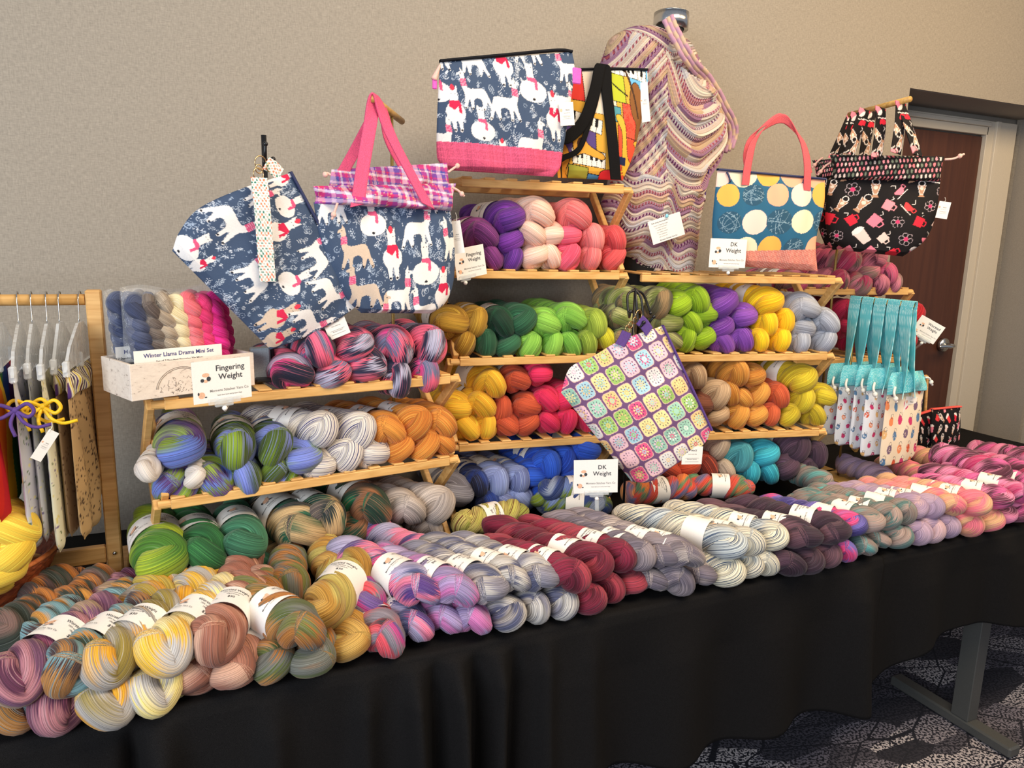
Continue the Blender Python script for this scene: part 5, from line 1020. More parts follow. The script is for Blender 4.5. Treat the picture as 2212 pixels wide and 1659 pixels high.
cup_bag('black cup print bag at the back of the stack by the door', -36, atY(1840, 460, 2.05), [(1764, 378), (1760, 430), (1768, 490), (1782, 530)], [(1860, 380), (1860, 450), (1860, 500), (1850, 520)], [(1754, 346), (1760, 360), (1762, 380)], [(1860, 340), (1860, 360), (1860, 384)],
        [[(1842, 246, 0), (1822, 290, .01), (1796, 345, .02)]], [[(1775, 342), (1764, 350), (1752, 364)]], 25, .03)
f6 = along(atY(2035, 450, 1.66), -36); price_tag([f6(2026, 434), f6(2054, 437), f6(2046, 474), f6(2024, 470)], 'white price tag on the right side of the cup print bag')
# ------------------------------------------------------------------ mitten print bags on the teal straps
t_stand('brass stand with wooden crossbar holding the teal handled bags', (2.20, 1.68, 1.405), (2.204, 1.93, 1.405), .9, TZ+.004)
MIT = mitten_cloth(.20, .20); MIT2 = mitten_cloth(.20, .20, (232, 232, 236), 9, .008, .034); TEAL = dot_cloth(.3, .3, (104, 196, 204), [(190, 232, 232)], .0062, .0013, .0006)
names = ['front tan mitten print bag with teal dotted handles', 'white mitten print bag second from the front of the teal stack', 'white mitten print bag third from the front of the teal stack', 'white mitten print bag fourth from the front of the teal stack', 'white mitten print bag at the back of the teal stack']
zt = atY(1905, 852, 1.70)[2]; zb_ = atY(1905, 1004, 1.70)[2]
for k in range(5):
    Y = 1.695+.052*k; root = empty('mitten_print_bag', label=names[k], cat='bag', group='mitten print bags on the teal stack'); dx = (.0, -.035, -.03, -.045, -.05)[k]
    r = random.Random(k+4); x0, x1 = 2.145+dx, 2.325+dx*.3; zo = zt+r.uniform(-.006, .012); zl = zb_+r.uniform(-.008, .01)+.012*k; P = lambda x, z, y=Y: np.array([x, y, z])
    pillow('bag_body', [P(x0, zo), P(x0, (zo+zl)/2), P(x0+.004, zl+.02), P(x0+.03, zl)], [P(x1, zo+.006), P(x1, (zo+zl)/2), P(x1-.004, zl+.04), P(x1-.04, zl+.008)], MIT if k == 0 else MIT2, root, .016 if k else .012, top=.9, seed=30+k, res=520)
    pillow('teal_cuff', [P(x0+.01, zo+.075), P(x0+.0, zo+.04), P(x0, zo-.002)], [P(x1-.02, zo+.075), P(x1, zo+.04), P(x1, zo+.004)], TEAL, root, .018, top=.9, wr=.004, seed=40+k, res=520)
    for sgn, q in ((-1, 0), (1, 1)):
        xa = x0+.05 if q == 0 else x1-.07
        ribbon('handle', [P(xa, zo-.01, Y-.022), P(xa*.55+2.2*.45, zo+.10, Y-.012), P(2.2+sgn*.012, 1.36, Y), P(2.2+sgn*.008, 1.412, Y), P(2.2, 1.4165, Y)], [EX*.8+np.array([0, .6, 0]), EX*.5+np.array([0, .85, 0]), np.array([0, 1, 0]), np.array([0, 1, 0]), np.array([0, 1, 0])], .046, M_PRINT, root, .003, 50, TEAL)
    cord([P(x0+.01, zo+.03, Y-.02), P(x0-.004, zo+.01, Y-.03), P(x0+.01, zo-.02, Y-.034)], M_WCORD, root, .004)
    if k == 0: cord([P(x1, zo+.05), P(x1+.02, zo+.045), P(x1+.04, zo+.02)], M_WCORD, root, .0035)
    fix_base(root)
f7 = along(atY(1985, 890, 1.69), 0); price_tag([f7(1956, 857), f7(1980, 857), f7(1975, 897), f7(1952, 894)], 'white price tag beside the tan mitten print bag')
# ------------------------------------------------------------------ crochet square print pouch
root = empty('wristlet_pouch', label='crochet square print pouch hanging askew before the middle shelves', cat='bag')
f = along(atY(1370, 860, 1.70), -18)
Lp = [f(1430, 704), f(1341, 735), f(1280, 770), f(1231, 795), f(1212, 848)]; Rp = [f(1536, 928), f(1518, 962), f(1450, 1010), f(1402, 1041), f(1364, 1040)]
body, n, ax, ay = pillow('pouch_body', Lp, Rp, granny_cloth(.40, .42, .0575), root, .026, seed=12, res=720)
ribbon('zipper', [f(1431, 703), f(1484, 816), f(1537, 929)], n, .014, M_PURPLE, root, .006, 30)
ribbon('loop_tab', [f(1380, 690)+n*.006, f(1390, 700)+n*.008, f(1400, 716)+n*.012], f(1400, 690)-f(1388, 706), .030, M_PURPLE, root, .004, 16)
ribbon('loop_tab', [f(1352, 716)+n*.010, f(1346, 728)+n*.012, f(1336, 744)+n*.016], f(1360, 720)-f(1340, 712), .028, M_PURPLE, root, .004, 16)
for c, r in ((f(1380, 680), .013), (f(1372, 692), .009), (f(1362, 702), .009), (f(1356, 710), .010)):
    b = MB(); ring3(b, c, r, n+EX*.6); b.build('split_ring', M_GOLD, root, True)
fix_base(root)
hp = atY(1368, 700, 1.735); tp = atY(1366, 622, 1.735)[2]
hook_stand('black wire hook stand holding the crochet square print pouch', hp, tp, [[(0, 0, -.005), (-.03, -.01, -.02), (-.035, -.03, -.075), (-.045, -.05, -.06)], [(0, 0, -.005), (.015, -.01, -.03), (.018, -.03, -.10), (.032, -.05, -.075)], [(0, 0, -.005), (-.008, -.02, -.03), (-.008, -.04, -.1), (.0, -.05, -.09)], [(0, 0, -.005), (.035, .01, -.02), (.055, .0, -.07)]], TZ+.004, .0035)
f8 = along(atY(1495, 983, 1.64), -14); price_tag([f8(1474, 965), f8(1518, 964), f8(1516, 1003), f8(1473, 1003)], 'white price tag hanging at the lower right of the crochet pouch')
# ------------------------------------------------------------------ mannequin with shawl
MY = 2.08; SH = [(52, 1412, 1470), (60, 1378, 1488), (85, 1342, 1503), (125, 1322, 1528), (165, 1314, 1545), (210, 1313, 1560), (255, 1320, 1582), (290, 1332, 1580), (330, 1344, 1562), (370, 1344, 1545), (410, 1334, 1532), (445, 1316, 1524), (480, 1322, 1516), (515, 1342, 1512), (550, 1366, 1508), (580, 1388, 1502)]
rows = []
for y, a, b_ in SH: A_, B_ = atY(a, y, MY), atY(b_, y, MY); rows.append((A_[2]*.5+B_[2]*.5, A_[0], B_[0]))
rows = np.array(rows); cxm = (rows[4, 1]+rows[4, 2])/2
root = empty('dress_form', label='black dress form with a silver neck cap wearing the shawl', cat='mannequin')
zc = atY(1455, 20, MY)[2]; xc = atY(1471, 22, MY)[0]
prof = [(1.42, .07, .06), (1.50, .075, .065), (1.62, .10, .075), (1.72, .115, .078), (1.84, .14, .09), (1.96, .16, .095), (2.06, .165, .088), (2.12, .14, .075), (2.16, .085, .06), (2.19, .052, .05), (2.24, .046, .048), (zc-.045, .052, .052)]
zz = np.linspace(prof[0][0], prof[-1][0], 60); pr = np.array(prof); th = np.linspace(0, 2*PI, 48, endpoint=False)
wx, wy = np.interp(zz, pr[:, 0], pr[:, 1]), np.interp(zz, pr[:, 0], pr[:, 2])
sxm = np.interp(zz, [1.4, 2.1, 2.3], [cxm+.0, cxm, xc])
V = np.stack([sxm[:, None]+wx[:, None]*np.cos(th), MY+.05+wy[:, None]*np.sin(th), zz[:, None]+0*th], -1).reshape(-1, 3)
fs = [tuple(q) for q in grid_faces(60, 48, True)]+[tuple(range(48))[::-1], tuple(59*48+i for i in range(48))]
ob('torso', V, fs, plain('black_jersey', (18, 18, 20), .8, bump=.3, bscale=900), root)
b = MB(); b.tube([(xc, MY+.05, zc-.046), (xc, MY+.05, zc+.004)], .056, 40); b.tube([(xc, MY+.05, zc+.004), (xc, MY+.05, zc+.008)], [.056, .05], 40); b.build('neck_cap', M_CHROME, root, True)
MB().tube([(cxm, MY+.05, TZ+.02), (cxm, MY+.05, 1.43)], .012, 16).build('pole', M_BLACK, root, True); MB().tube([(cxm, MY+.05, TZ+.003), (cxm, MY+.05, TZ+.02)], .1, 32).build('base', M_BLACK, root, True)
fix_base(root)
def shawl():
    root = empty('knitted_shawl', label='pink purple and cream lace knitted shawl draped over the dress form', cat='shawl')
    ny, nt_ = 620, 640; v = np.linspace(0, 1, ny); k = np.linspace(0, 1, len(rows)); zr, a, b_ = [np.interp(v, k, rows[:, q]) for q in range(3)]
    ker = np.ones(21)/21; sm = lambda q: np.convolve(np.pad(q, 10, 'edge'), ker, 'valid'); a, b_ = sm(a), sm(b_)
    ph = np.concatenate([np.linspace(PI, 2*PI, nt_-90), np.linspace(2*PI, 3*PI, 92)[1:-1]])   # front half fine, back half coarse
    C, W_ = (a+b_)/2, (b_-a)/2; D = np.interp(v, [0, .06, .2, .45, .8, 1], [.055, .09, .12, .125, .12, .105])
    X = C[:, None]+W_[:, None]*np.cos(ph); Yy = MY+.05+D[:, None]*np.sin(ph); Z = zr[:, None]+0*ph[None, :]
    u = (X-C[0])/.30; q = (zr[0]-Z)/.775          # u about -1..1 across, q 0..1 down
    # bands of knitting
    f1 = q*1.0+.30*np.abs(u+.05)**1.3                                          # collar
    cx, cq = .74, .30; rr = np.sqrt(((u-cx)*.42)**2*1.5+np.maximum(q-cq, 0)**2*.85); tt = np.clip((q-.10)/.22, 0, 1); f2 = q-.28*u*(1-tt)-.19*tt*(1-np.minimum(((u-.3)/.55)**2, 2.2))
    f3 = q+.020*np.sin(u*11+q*3)+.012*np.sin(u*23+1)-.10*u*(q > .5)
    f4 = .9*q+.42*(u+.62)
    wA = 1/(1+np.exp(-(q-.62-.1*u)*60)); left = 1/(1+np.exp((u+.18-.25*q)*40)); low = wA
    mid = np.where(left > .5, f4, f2); f_ = np.where(low > .5, f3, mid); colr = q < .13+.25*(u+.1)
    f_ = np.where(colr & (low < .5), f1*.9, f_)
    band = f_/.0158; i = np.floor(band).astype(int); fr_ = band-i; R = np.random.RandomState(4)
    pal = np.array([lin(c) for c in [(222, 206, 188), (206, 186, 172), (176, 140, 156), (204, 200, 200), (208, 172, 150), (190, 160, 168), (222, 210, 192), (156, 116, 144), (200, 188, 184), (196, 168, 136), (212, 198, 184), (190, 150, 156)]])
    col = pal[np.mod(i*5+(u*2.6+q*3+3).astype(int)*3, 12)]
    st = np.sin(f_*2*PI/.0058); cst = np.sin((u*.30+q*.1)*2*PI/.0085+i*2.1)
    lace = np.isin(np.mod(i, 6), (1, 4)) & (cst > .0) & (np.abs(fr_-.5) < .34); rib = (np.mod(i, 9) == 7) & (cst > .35)
    stitch = .86+.14*st*np.sin((u*.3)*2*PI/.0045)+.08*(R.rand(*q.shape)-.5); col = col*stitch[..., None]
    dark = np.array(lin((96, 40, 84))); dk2 = np.array(lin((150, 74, 84)))
    col = np.where(lace[..., None], np.where((np.mod(i, 12) < 6)[..., None], dark, dk2)*(.8+.4*R.rand(*q.shape))[..., None], col); col = np.where((rib & ~lace)[..., None], dark*1.2, col)
    fl = R.rand(*q.shape) > .985; col = np.where(fl[..., None], np.array(lin((226, 150, 80))), col)
    fine = .0016*st*np.where(lace, 0, 1)-.003*lace-.0025*np.cos(2*PI*fr_)
    fold = .012*np.sin(f2*2*PI/.075)*np.exp(-((u-.35)/.5)**2)*np.clip(1-low, 0, 1)*(q > .15)+.020*np.sin(u*9+q*5)*np.clip((q-.55)*3, 0, 1)+.010*np.sin((u-q*1.3)*10)*np.clip(1-low, 0, 1)+.008*np.sin(q*24+u*3)*colr
    Nx, Ny = np.cos(ph)[None, :], np.sin(ph)[None, :]*.9; d = fine+fold*np.clip(v*12, 0, 1)[:, None]
    X = X+Nx*d*.6; Yy = Yy+Ny*d; Z = Z-.050*(.5+.5*np.cos(ph)[None, :])*np.exp(-q*16)+.010*np.sin(u*13+.5)*np.clip((q-.8)*5, 0, 1)-.016*np.clip((q-.85)*6, 0, 1)*(u > -.2)
    front = np.stack([X, Yy, Z], -1); o = ob('knitted_fabric', front.reshape(-1, 3), grid_faces(ny, len(ph), True)[:, ::-1], print_mat('knit_wool', .9, 1.6, 700), root); set_print(o.data, np.clip(col, 0, 1).reshape(-1, 3))
    pts = spline([atY(1440, 44, MY-.07), atY(1462, 90, MY-.09), atY(1492, 140, MY-.08), atY(1528, 180, MY-.03), atY(1560, 235, MY+.0), atY(1582, 285, MY+.03), atY(1572, 330, MY+.04)], 60)
    b = MB(); 
    for j in range(3): b.tube(pts+np.array([.010*j-.01, -.004*j, .006*j])+.001*np.sin(np.arange(60)*.7+j)[:, None], .0075+.0006*np.sin(np.arange(60)*2.2+j), 8)
    me = b.build('rolled_edge', o.data.materials[0], root, True); pc_ = np.array([lin((190, 146, 168) if (k2 // 8) % 7 < 4 else (206, 176, 150)) for k2 in range(len(me.data.vertices))]); set_print(me.data, pc_)
    for k2 in range(7):
        c = atY(1528-k2*1.5, 350+k2*10, MY-.02+.002*k2); bb = MB(); bb.tube(spline([c, c+[.006, -.004, -.008], c+[.004, -.006, -.02]], 8), .003, 6); t = bb.build('tassel', M_PURPLE, root, True)
    fix_base(root)
shawl()
f9 = along(atY(1437, 493, 1.975), -12); root = empty('pattern_card', label='white tilted card with small print pinned on the shawl', cat='card')
tx = [("Knit along shawl pattern", .0052, -.014, .022, 1)]+[(t, .0042, -.014, .014-.0065*i, 2) for i, t in enumerate(("shown in fingering weight", "yarn hand dyed here", "needles size four", "four skeins needed", "free download", "ask us for a kit"))]+[("Momens Stitches Yarn Co", .005, .0, -.028, 1)]
o, c, ax, ay, w_, h_ = card4(root, [f9(1399, 479), f9(1470, 457), f9(1478, 506), f9(1411, 530)], tx, w=.098)
b = MB(); b.ball(c+ay*h_*.5+ax*.008+np.cross(ax, ay)*.004, .006, sc=(1, .6, 1)); b.build('pin_clip', plain('sky_blue_plastic', (140, 214, 232), .3), root, True); fix_base(root)
# ------------------------------------------------------------------ left hanging rack
root = empty('wooden_garment_rack', label='pine tabletop rack with round rail at the left edge', cat='rack')
RY = 2.0; pb = atZ(252, 1238, TZ+.02); pt = atY(205, 645, pb[1]); X0, Y0 = pb[0]-.0, pb[1]
MB().box((X0, Y0, (TZ+.03+pt[2]+.02)/2), (.032, .034, pt[2]+.02-TZ-.03), bev=.003).build('post', M_WOOD, root)
b = MB(); fv = [(-.028, -.13, 0), (.028, -.13, 0), (.028, .14, 0), (-.028, .14, 0)]; b.box((X0, Y0, TZ+.017), (.05, .30, .028), bev=.003); b.build('foot', M_WOOD, root)
MB().box((X0-.5, Y0, TZ+.075), (1.0-.036, .022, .042), bev=.003).build('crossbar', M_WOOD, root)
MB().tube([(X0-.95, Y0, pt[2]-.0), (X0-.018, Y0, pt[2]-.002)], .0125, 20).build('rail', M_BAMBOO, root, True)
b = MB(); b.ball((X0+.001, Y0-.019, TZ+.08), .005); b.build('bolt', M_CHROME, root, True); fix_base(root)
RZ_ = pt[2]
specs = [((-30, 42), 'rainbow striped bag at the far left of the rack', 'rain', 1.66), ((36, 74), 'white and lilac print bag tied with purple ribbon', 'wl', 1.70), ((68, 104), 'pale grey print bag between the ribbon tied bags', 'wl', 1.74), ((96, 136), 'cream print bag tied with yellow ribbon', 'cr', 1.72), ((124, 168), 'beige print bag behind the yellow ribbon bag', 'be', 1.78), ((150, 214), 'tan print drawstring bag nearest the rack post', 'tan', 1.74)]
def small_print(bg, cols, seed, w=.34, h=.32, n=500, s=.003):
    cv = Cv(w, h, bg); r = random.Random(seed)
    for _ in range(n): x, y = r.random()*w, r.random()*h; cv.ell(x, y, s*r.uniform(.6, 1.5), s*r.uniform(.3, .8), r.choice(cols), r.uniform(0, 3))
    return cv
for q, ((xf_, xb_), lab, kind, Yf) in enumerate(specs):
    Yb = Y0+.10; A_, B_ = atY(xf_, 900, Yf), atY(xb_, 900, Yb); sl = (B_[0]-A_[0])/(Yb-Yf); XH = A_[0]+sl*(Y0-Yf)
    hr = empty('clip_hanger', label='clear plastic clip hanger holding the '+lab.split(' at ')[0].split(' tied')[0].split(' between')[0].split(' behind')[0].split(' nearest')[0], cat='hanger', group='clip hangers on the rail')
    P = lambda y, z, dx=0: np.array([A_[0]+sl*(y-Yf)+dx, y, z]); ym = Y0-.03
    b = MB(); b.tube(spline([P(Y0+.016, RZ_-.008), P(Y0+.014, RZ_+.012), P(Y0, RZ_+.0165), P(Y0-.017, RZ_+.004), P(Y0-.02, RZ_-.02), P(ym, RZ_-.05)], 24), .0014, 6); b.build('hook', M_CHROME, hr, True)
    zt_ = RZ_-.135; b = MB(); dr_ = np.array([sl, 1, 0]); dr_ /= np.linalg.norm(dr_); nr_ = np.array([dr_[1], -dr_[0], 0])
    tri = [P(Yf-.005, zt_), P(Yf+.05, zt_+.045), P(ym-.02, RZ_-.05), P(ym+.03, RZ_-.05), P(Yb-.02, zt_+.045), P(Yb+.01, zt_)]
    for s_ in (-1, 1): b.add([p+nr_*.003*s_ for p in tri], [tuple(range(6))[::s_]])
    b.add([p+nr_*.003*s_ for s_ in (-1, 1) for p in tri], [(i, (i+1) % 6, (i+1) % 6+6, i+6) for i in range(6)])
    for j in range(3): yy = Yf+.01+j*(Yb-Yf-.02)/2; b.box(P(yy, zt_+.004), (.013, .018, .034), bev=.003)
    b.build('hanger_body', M_FROST, hr, False); fix_base(hr)
    root = empty('hanging_print_bag', label=lab+(' hanging from the rail' if len(lab.split()) < 10 else ''), cat='bag', group='bags hanging on the left rack')
    if kind == 'rain':
        cv = Cv(.36, .5, (200, 40, 40)); 
        for j, c in enumerate([(214, 40, 30), (200, 30, 40), (230, 120, 30), (244, 200, 40), (60, 130, 70), (40, 70, 140), (90, 40, 100), (200, 30, 50), (240, 190, 40)]): cv.poly([(.04*j-.02, 0), (.04*j+.02, 0), (.04*j+.05, .5), (.04*j+.01, .5)], c)
    elif kind == 'tan': cv = small_print((196, 160, 112), [(70, 50, 40), (90, 66, 50)], 2, n=620, s=.0034)
    elif kind == 'be': cv = small_print((206, 182, 150), [(110, 80, 70), (150, 120, 96)], 3)
    elif kind == 'cr': cv = small_print((226, 220, 190), [(120, 130, 90), (130, 110, 140), (220, 200, 110)], 4)
    else: cv = small_print((206, 204, 212), [(120, 110, 150), (110, 130, 100), (230, 220, 150)], 5+q)
    zb2 = {'rain': 1.0, 'tan': .915}.get(kind, .90+.01*(q % 3)); ztp = zt_-.008; 
    pillow('bag_body', [P(Yf, ztp), P(Yf+.004, (ztp+zb2)/2), P(Yf+.01, zb2+.04), P(Yf+.035, zb2)], [P(Yb, ztp), P(Yb, (ztp+zb2)/2), P(Yb, zb2+.1), P(Yb-.1, zb2)], cv, root, .013, top=.9, seed=60+q, res=380)
    if kind == 'tan' or kind == 'be':
        sc = Cv(.4, .2, (236, 226, 190)); [sc.poly([(x, 0), (x+.008, 0), (x+.008, .2), (x, .2)], c) for x, c in zip(np.arange(0, .4, .016), [(80, 50, 110), (230, 200, 60), (90, 40, 50), (60, 50, 90)]*7)]
        pillow('striped_cuff', [P(Yf+.004, ztp, -.0), P(Yf+.0, ztp-.05)], [P(Yb, ztp), P(Yb, ztp-.05)], sc, root, .016, top=.9, seed=70+q, res=380)
    if 'ribbon' in lab and 'tied' in lab:
        m = M_PURPLE if 'purple' in lab else plain('yellow_ribbon', (250, 196, 20), .5); zz_ = ztp-.055
        b = MB(); c = P(Yf-.012, zz_)
        for a_, sg in ((.022, 1), (.024, -1)):
            b.tube(spline([c, c+[sg*a_, -.01, .014], c+[sg*a_*1.5, -.012, .0], c+[sg*a_, -.012, -.012], c], 20), .0038, 8)
        b.tube(spline([c, c+[.014, -.012, -.022], c+[.034, -.012, -.034], c+[.06, -.01, -.03]], 12), .0034, 8); b.tube(spline([c, c+[-.008, -.01, -.024], c+[-.002, -.012, -.05]], 12), .0034, 8); b.ball(c, .007); b.build('ribbon_bow', m, root, True)
    fix_base(root)
f10 = along(atY(105, 950, 1.62), 25); price_tag([f10(96, 925), f10(118, 932), f10(98, 1002), f10(76, 990)], 'white price tag hanging below the ribbon tied bags')
# ------------------------------------------------------------------ basket with bright yellow yarn at the left edge
bc = np.array([-.470, 1.85, TZ+.004]); root = empty('woven_bowl', label='reddish brown woven bowl at the left edge holding yellow yarn', cat='bowl')
pr_ = [(.0, .10), (.03, .13), (.07, .16), (.12, .186), (.14, .192), (.14, .184), (.12, .176), (.075, .15), (.045, .11), (.04, .0)]
sp_ = spline([(z, r_, 0) for z, r_ in pr_], 70); th = np.linspace(0, 2*PI, 120, endpoint=False); V = []
for j, (z, r_, _) in enumerate(sp_): rr = max(r_, .0005)+.002*np.sin(th*30+(j % 4 < 2)*PI)*(r_ > .09); V.append(np.stack([bc[0]+rr*np.cos(th), bc[1]+rr*np.sin(th), bc[2]+z+0*th], -1))
ob('bowl', np.concatenate(V), grid_faces(70, 120, True), wood('woven_cane', (92, 40, 22), (150, 74, 40), 1.5), root)
b = MB(); t = np.linspace(0, 2*PI, 60, endpoint=False); b.tube(np.stack([bc[0]+.190*np.cos(t), bc[1]+.190*np.sin(t), bc[2]+.143+0*t], -1), .0055, 8, closed=True); b.build('rim', wood('cane_rim', (170, 88, 44), (206, 120, 66)), root, True); fix_base(root)
Yc('big', 'bright lemon yellow', [(240, 200, 70), (228, 184, 54)], 8, line=.12)
n0 = len(HANKS)
for (x, y, dx, s, z) in ((26, 1140, 0, 1.1, 1), (-24, 1165, 0, 1.15, 1), (22, 1192, 0, 1.0, 0), (-4, 1230, 0, 1.05, 0)):
    c = atY(x, y, 1.72+.02*z); hank(c, (-.45, .9), s, 'big', 0, 'in the woven bowl', '', x, 1.2+.3*z, .05 if z else .0, ls=.75)
sub = HANKS[n0:]; del HANKS[n0:]; save = HANKS[:]; del HANKS[:]; HANKS.extend(sub); label_hanks(); HANKS[:] = save+sub
# ------------------------------------------------------------------ white wooden tray with mini skein packs
C0 = atZ(285, 868, 1.236); az = math.radians(23.7); tx_, ty_ = np.array([math.cos(az), math.sin(az), 0]), np.array([-math.sin(az), math.cos(az), 0]); TL_, TD, TH = .275, .155, .077
T = lambda u, v, z: C0+tx_*u+ty_*v+EZ*z; Rm = np.stack([tx_, ty_, EZ], 1)
def wash():
    m, nt, b = mat_new('whitewashed_wood'); tc = N(nt, 'ShaderNodeTexCoord'); mp = N(nt, 'ShaderNodeMapping'); mp.inputs['Scale'].default_value = (60, 60, 140); no = N(nt, 'ShaderNodeTexNoise'); setin(no, Scale=1.0, Detail=6.0, Roughness=.7)
    nt.links.new(tc.outputs['Object'], mp.inputs[0]); nt.links.new(mp.outputs[0], no.inputs['Vector']); r = ramp(nt, [(.30, (120, 100, 86)), (.40, (226, 210, 194)), (.7, (240, 226, 210))]); nt.links.new(no.outputs['Fac'], r.inputs[0]); nt.links.new(r.outputs[0], b.inputs['Base Color']); b.inputs['Roughness'].default_value = .7; return m
M_WASH = wash(); root = empty('wooden_tray_box', label='whitewashed wooden tray box holding packs of mini skeins', cat='tray')
for nm, c, d in (('side_panel', T(TL_/2, .004, TH/2), (TL_, .008, TH)), ('side_panel', T(TL_/2, TD-.004, TH/2), (TL_, .008, TH)), ('side_panel', T(.004, TD/2, TH/2), (.008, TD-.017, TH)), ('side_panel', T(TL_-.004, TD/2, TH/2), (.008, TD-.017, TH)), ('bottom_panel', T(TL_/2, TD/2, .004), (TL_-.017, TD-.017, .008))):
    MB().box(c, d, Rm, 0, .001).build(nm, M_WASH, root)
b = MB(); r = random.Random(5)
for i in range(90):
    u = r.uniform(.06, .17); z = .008+abs(r.gauss(0, .018)); c = T(u, -.0004, min(z, .06)); a = r.uniform(0, PI); l = r.uniform(.001, .004); e = tx_*math.cos(a)+EZ*math.sin(a); g = -tx_*math.sin(a)+EZ*math.cos(a)
    b.add([c-e*l-g*.0003, c+e*l-g*.0003, c+e*l+g*.0003, c-e*l+g*.0003], [(0, 1, 2, 3)])
for zz_, r0 in ((.03, .05), (.03, .047)):
    t = np.linspace(.6, 3.0, 30); P_c = [T(.105+r0*1.1*math.cos(x), -.0006, .012+r0*math.sin(x)) for x in t]; b.tube(P_c, .0004, 4)
b.build('stamped_print', plain('sepia_ink', (96, 80, 72), .7), root); fix_base(root)
Yc('m_nvy', 'navy', [(58, 66, 96), (84, 92, 120)], 20, line=.5); Yc('m_gry', 'grey', [(120, 108, 100), (96, 84, 80)], 20); Yc('m_tau', 'taupe', [(186, 168, 146), (160, 142, 122)], 20); Yc('m_crm', 'cream', [(240, 222, 178), (226, 204, 156)], 20, line=.35)
Yc('m_sal', 'salmon', [(250, 122, 132), (236, 104, 116)], 20, line=.35); Yc('m_pnk', 'pink', [(240, 60, 120), (224, 44, 106)], 20, line=.35); Yc('m_mag', 'magenta', [(240, 40, 140), (220, 30, 124)], 20, line=.35)
def pack(label, v, u0, skeins, wd, title, hi=.212):
    root = empty('mini_skein_pack', label=label, cat='yarn pack', group='mini skein packs in the tray'); z0 = .012
    for i, k in enumerate(skeins):
        u = u0+.016+i*(wd-.026)/(len(skeins)-1); h = bpy.data.objects.new('mini_skein', HM[i % 6]); link(h, root); h.material_slots[0].link = 'OBJECT'; h.material_slots[0].material = YM[k][0]; s = .54
        p = T(u+.006, v, .205-.004*(i % 2)); d = -EZ+tx_*.10; d /= np.linalg.norm(d); zr = -ty_; xr = np.cross(d, zr); xr /= np.linalg.norm(xr)
        h.matrix_world = Matrix(((xr[0]*s, d[0]*.70, zr[0]*s, p[0]-zr[0]*.045*s), (xr[1]*s, d[1]*.70, zr[1]*s, p[1]-zr[1]*.045*s), (xr[2]*s, d[2]*.70, zr[2]*s, p[2]-zr[2]*.045*s), (0, 0, 0, 1))); h['label'] = YM[k][1]+' twisted mini skein'
    nx, nz = 40, 30; uu, zz2 = np.meshgrid(np.linspace(0, 1, nx), np.linspace(0, 1, nz)); r = np.random.RandomState(len(label)); wv = .0022*np.sin(uu*31+zz2*9)+.0018*np.sin(uu*13-zz2*21+2)+.001*r.rand(nz, nx)
    vs = [];
    for sg in (-1, 1):
        dd = sg*(.021*np.clip(1-(2*uu-1)**2, 0, 1)**.3*np.clip((1-zz2)*3.0, .06, 1)**.6+wv*.8); vs.append((T(0, v, z0)[None, None, :]+(u0-.004+uu*(wd+.008))[..., None]*tx_+dd[..., None]*ty_+(zz2*(hi+.012*0+.006*np.sin(uu*9))/1.0)[..., None]*EZ+.10*(-.0)).reshape(-1, 3))
    fs = np.concatenate([grid_faces(nz, nx), grid_faces(nz, nx)+nx*nz]); ob('plastic_sleeve', np.concatenate(vs), fs, M_SLEEVE, root)
    cz = TH+.006; flatcard('header_card', T(u0+wd/2, v-.031, cz), tx_, EZ, wd*.98, .036, root, [(title, .0125, 0, .002, 3), ("Set of 7 Standard Fingering 20g Minis", .0068, 0, -.010, 1)], .0006)
    fix_base(root)
pack('front cellophane pack of mini skeins with printed header card', .052, .016, ['m_nvy', 'm_gry', 'm_tau', 'm_crm', 'm_sal', 'm_pnk', 'm_mag'], .195, 'Winter Llama Drama Mini Set')
pack('back cellophane pack of mini skeins, its last skein showing at right', .104, .035, ['m_nvy', 'm_nvy', 'm_tau', 'm_crm', 'm_sal', 'm_pnk', 'm_mag'], .215, 'Winter Llama Drama Mini Set', .215)
pack('small end pack of navy mini skeins at the tray back left', .135, .012, ['m_nvy', 'm_nvy', 'm_gry'], .075, 'Mini Set', .205)
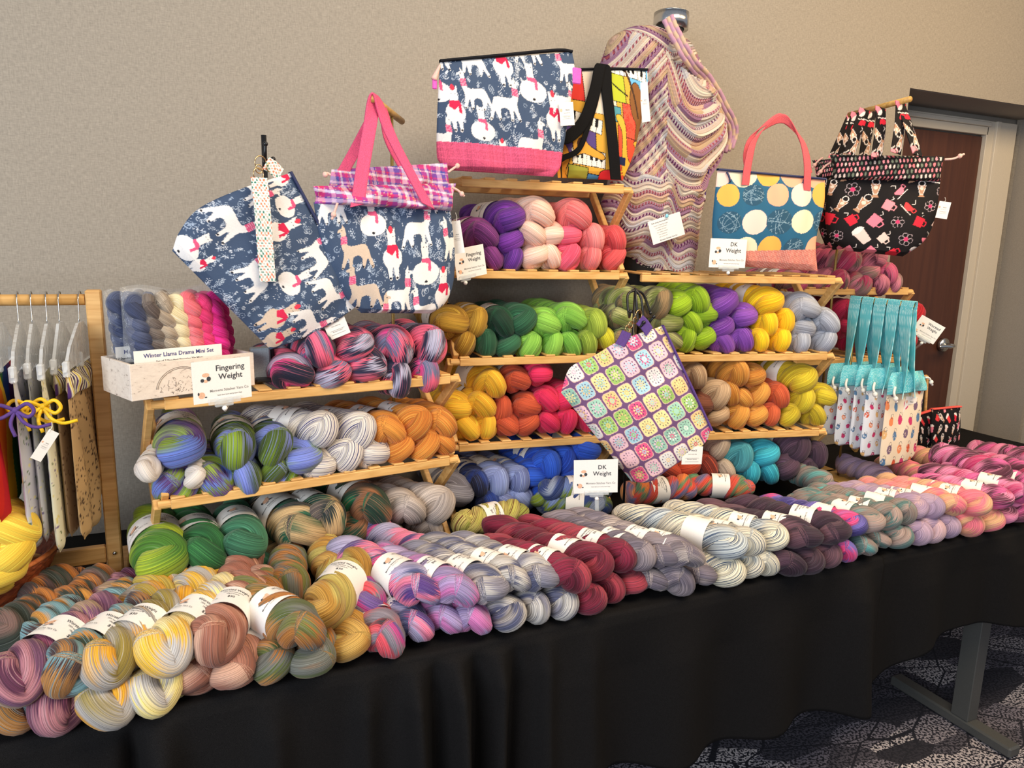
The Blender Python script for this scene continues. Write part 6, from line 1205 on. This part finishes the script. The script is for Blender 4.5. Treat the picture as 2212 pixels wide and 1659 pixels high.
# ------------------------------------------------------------------ small things at the right and centre
POU = cup_cloth(.20, .14, .018, 12, .04)
for k, (lab, x0, x1, yt0, yt1, yb, Y) in enumerate((('black floral print pouch with coral zipper on the table near the door', 2012, 2074, 884, 878, 968, 1.93), ('black floral print pouch standing behind the tan mitten bag', 1968, 2014, 900, 886, 970, 1.99))):
    root = empty('zip_pouch', label=lab, cat='bag', group='small pouches by the door'); f = along(atY(x0, 930, Y), -20)
    pillow('pouch_body', [f(x0, yt0), f(x0-2, (yt0+yb)/2), f(x0+2, yb)], [f(x1, yt1), f(x1, (yt1+yb)/2), f(x1-4, yb+4)], POU, root, .018, top=.3, seed=80+k, res=600)
    ribbon('zipper', [f(x0, yt0), f((x0+x1)/2, (yt0+yt1)/2), f(x1, yt1)], np.array([.3, -1, 0]), .014, plain('coral_zipper', (240, 90, 80), .6), root, .006, 16); fix_base(root)
c = atZ(1998, 985, TZ+.0); root = empty('wooden_display_block', label='low grey wooden block under the floral print pouches', cat='block'); MB().box(c+[.05, .06, .022], (.20, .07, .042), None, 0, .003).build('block', wood('weathered_wood', (120, 100, 80), (150, 130, 106)), root); fix_base(root)
f = along(atY(1990, 840, 2.02), -20); root = empty('chalkboard_sign', label='small wood framed chalkboard partly hidden behind the mitten bags', cat='sign')
q = [f(1952, 818), f(2003, 812), f(1998, 900), f(1948, 900)]; b = MB()
for a_, e in zip(q, q[1:]+q[:1]): b.bar(a_, e, .010, .010, (0.2, 1, 0))
b.build('frame', M_WOOD, root); cc = sum(q)/4; axx = q[1]-q[0]; b = MB(); b.add([p+(cc-p)*.06+np.array([0, .004, 0]) for p in q], [(0, 1, 2, 3)]); b.build('board', plain('chalkboard', (30, 32, 32), .9), root); 
MB().bar(q[3]+(q[2]-q[3])*.5, (q[3]+(q[2]-q[3])*.5)*[1, 1, 0]+[0, .02, TZ+.004], .012, .012, (0, 1, 0)).build('post', M_WOOD, root); fix_base(root)
root = empty('card_reader_box', label='grey plastic box behind the white tray beside the hook stand', cat='box'); f = along(atY(565, 780, 1.86), 8); c = f(562, 782); MB().box((c[0], c[1]+.0, 1.236+.04), (.045, .04, .078), None, 0, .004).build('box_body', plain('grey_plastic', (150, 160, 166), .4), root); fix_base(root)
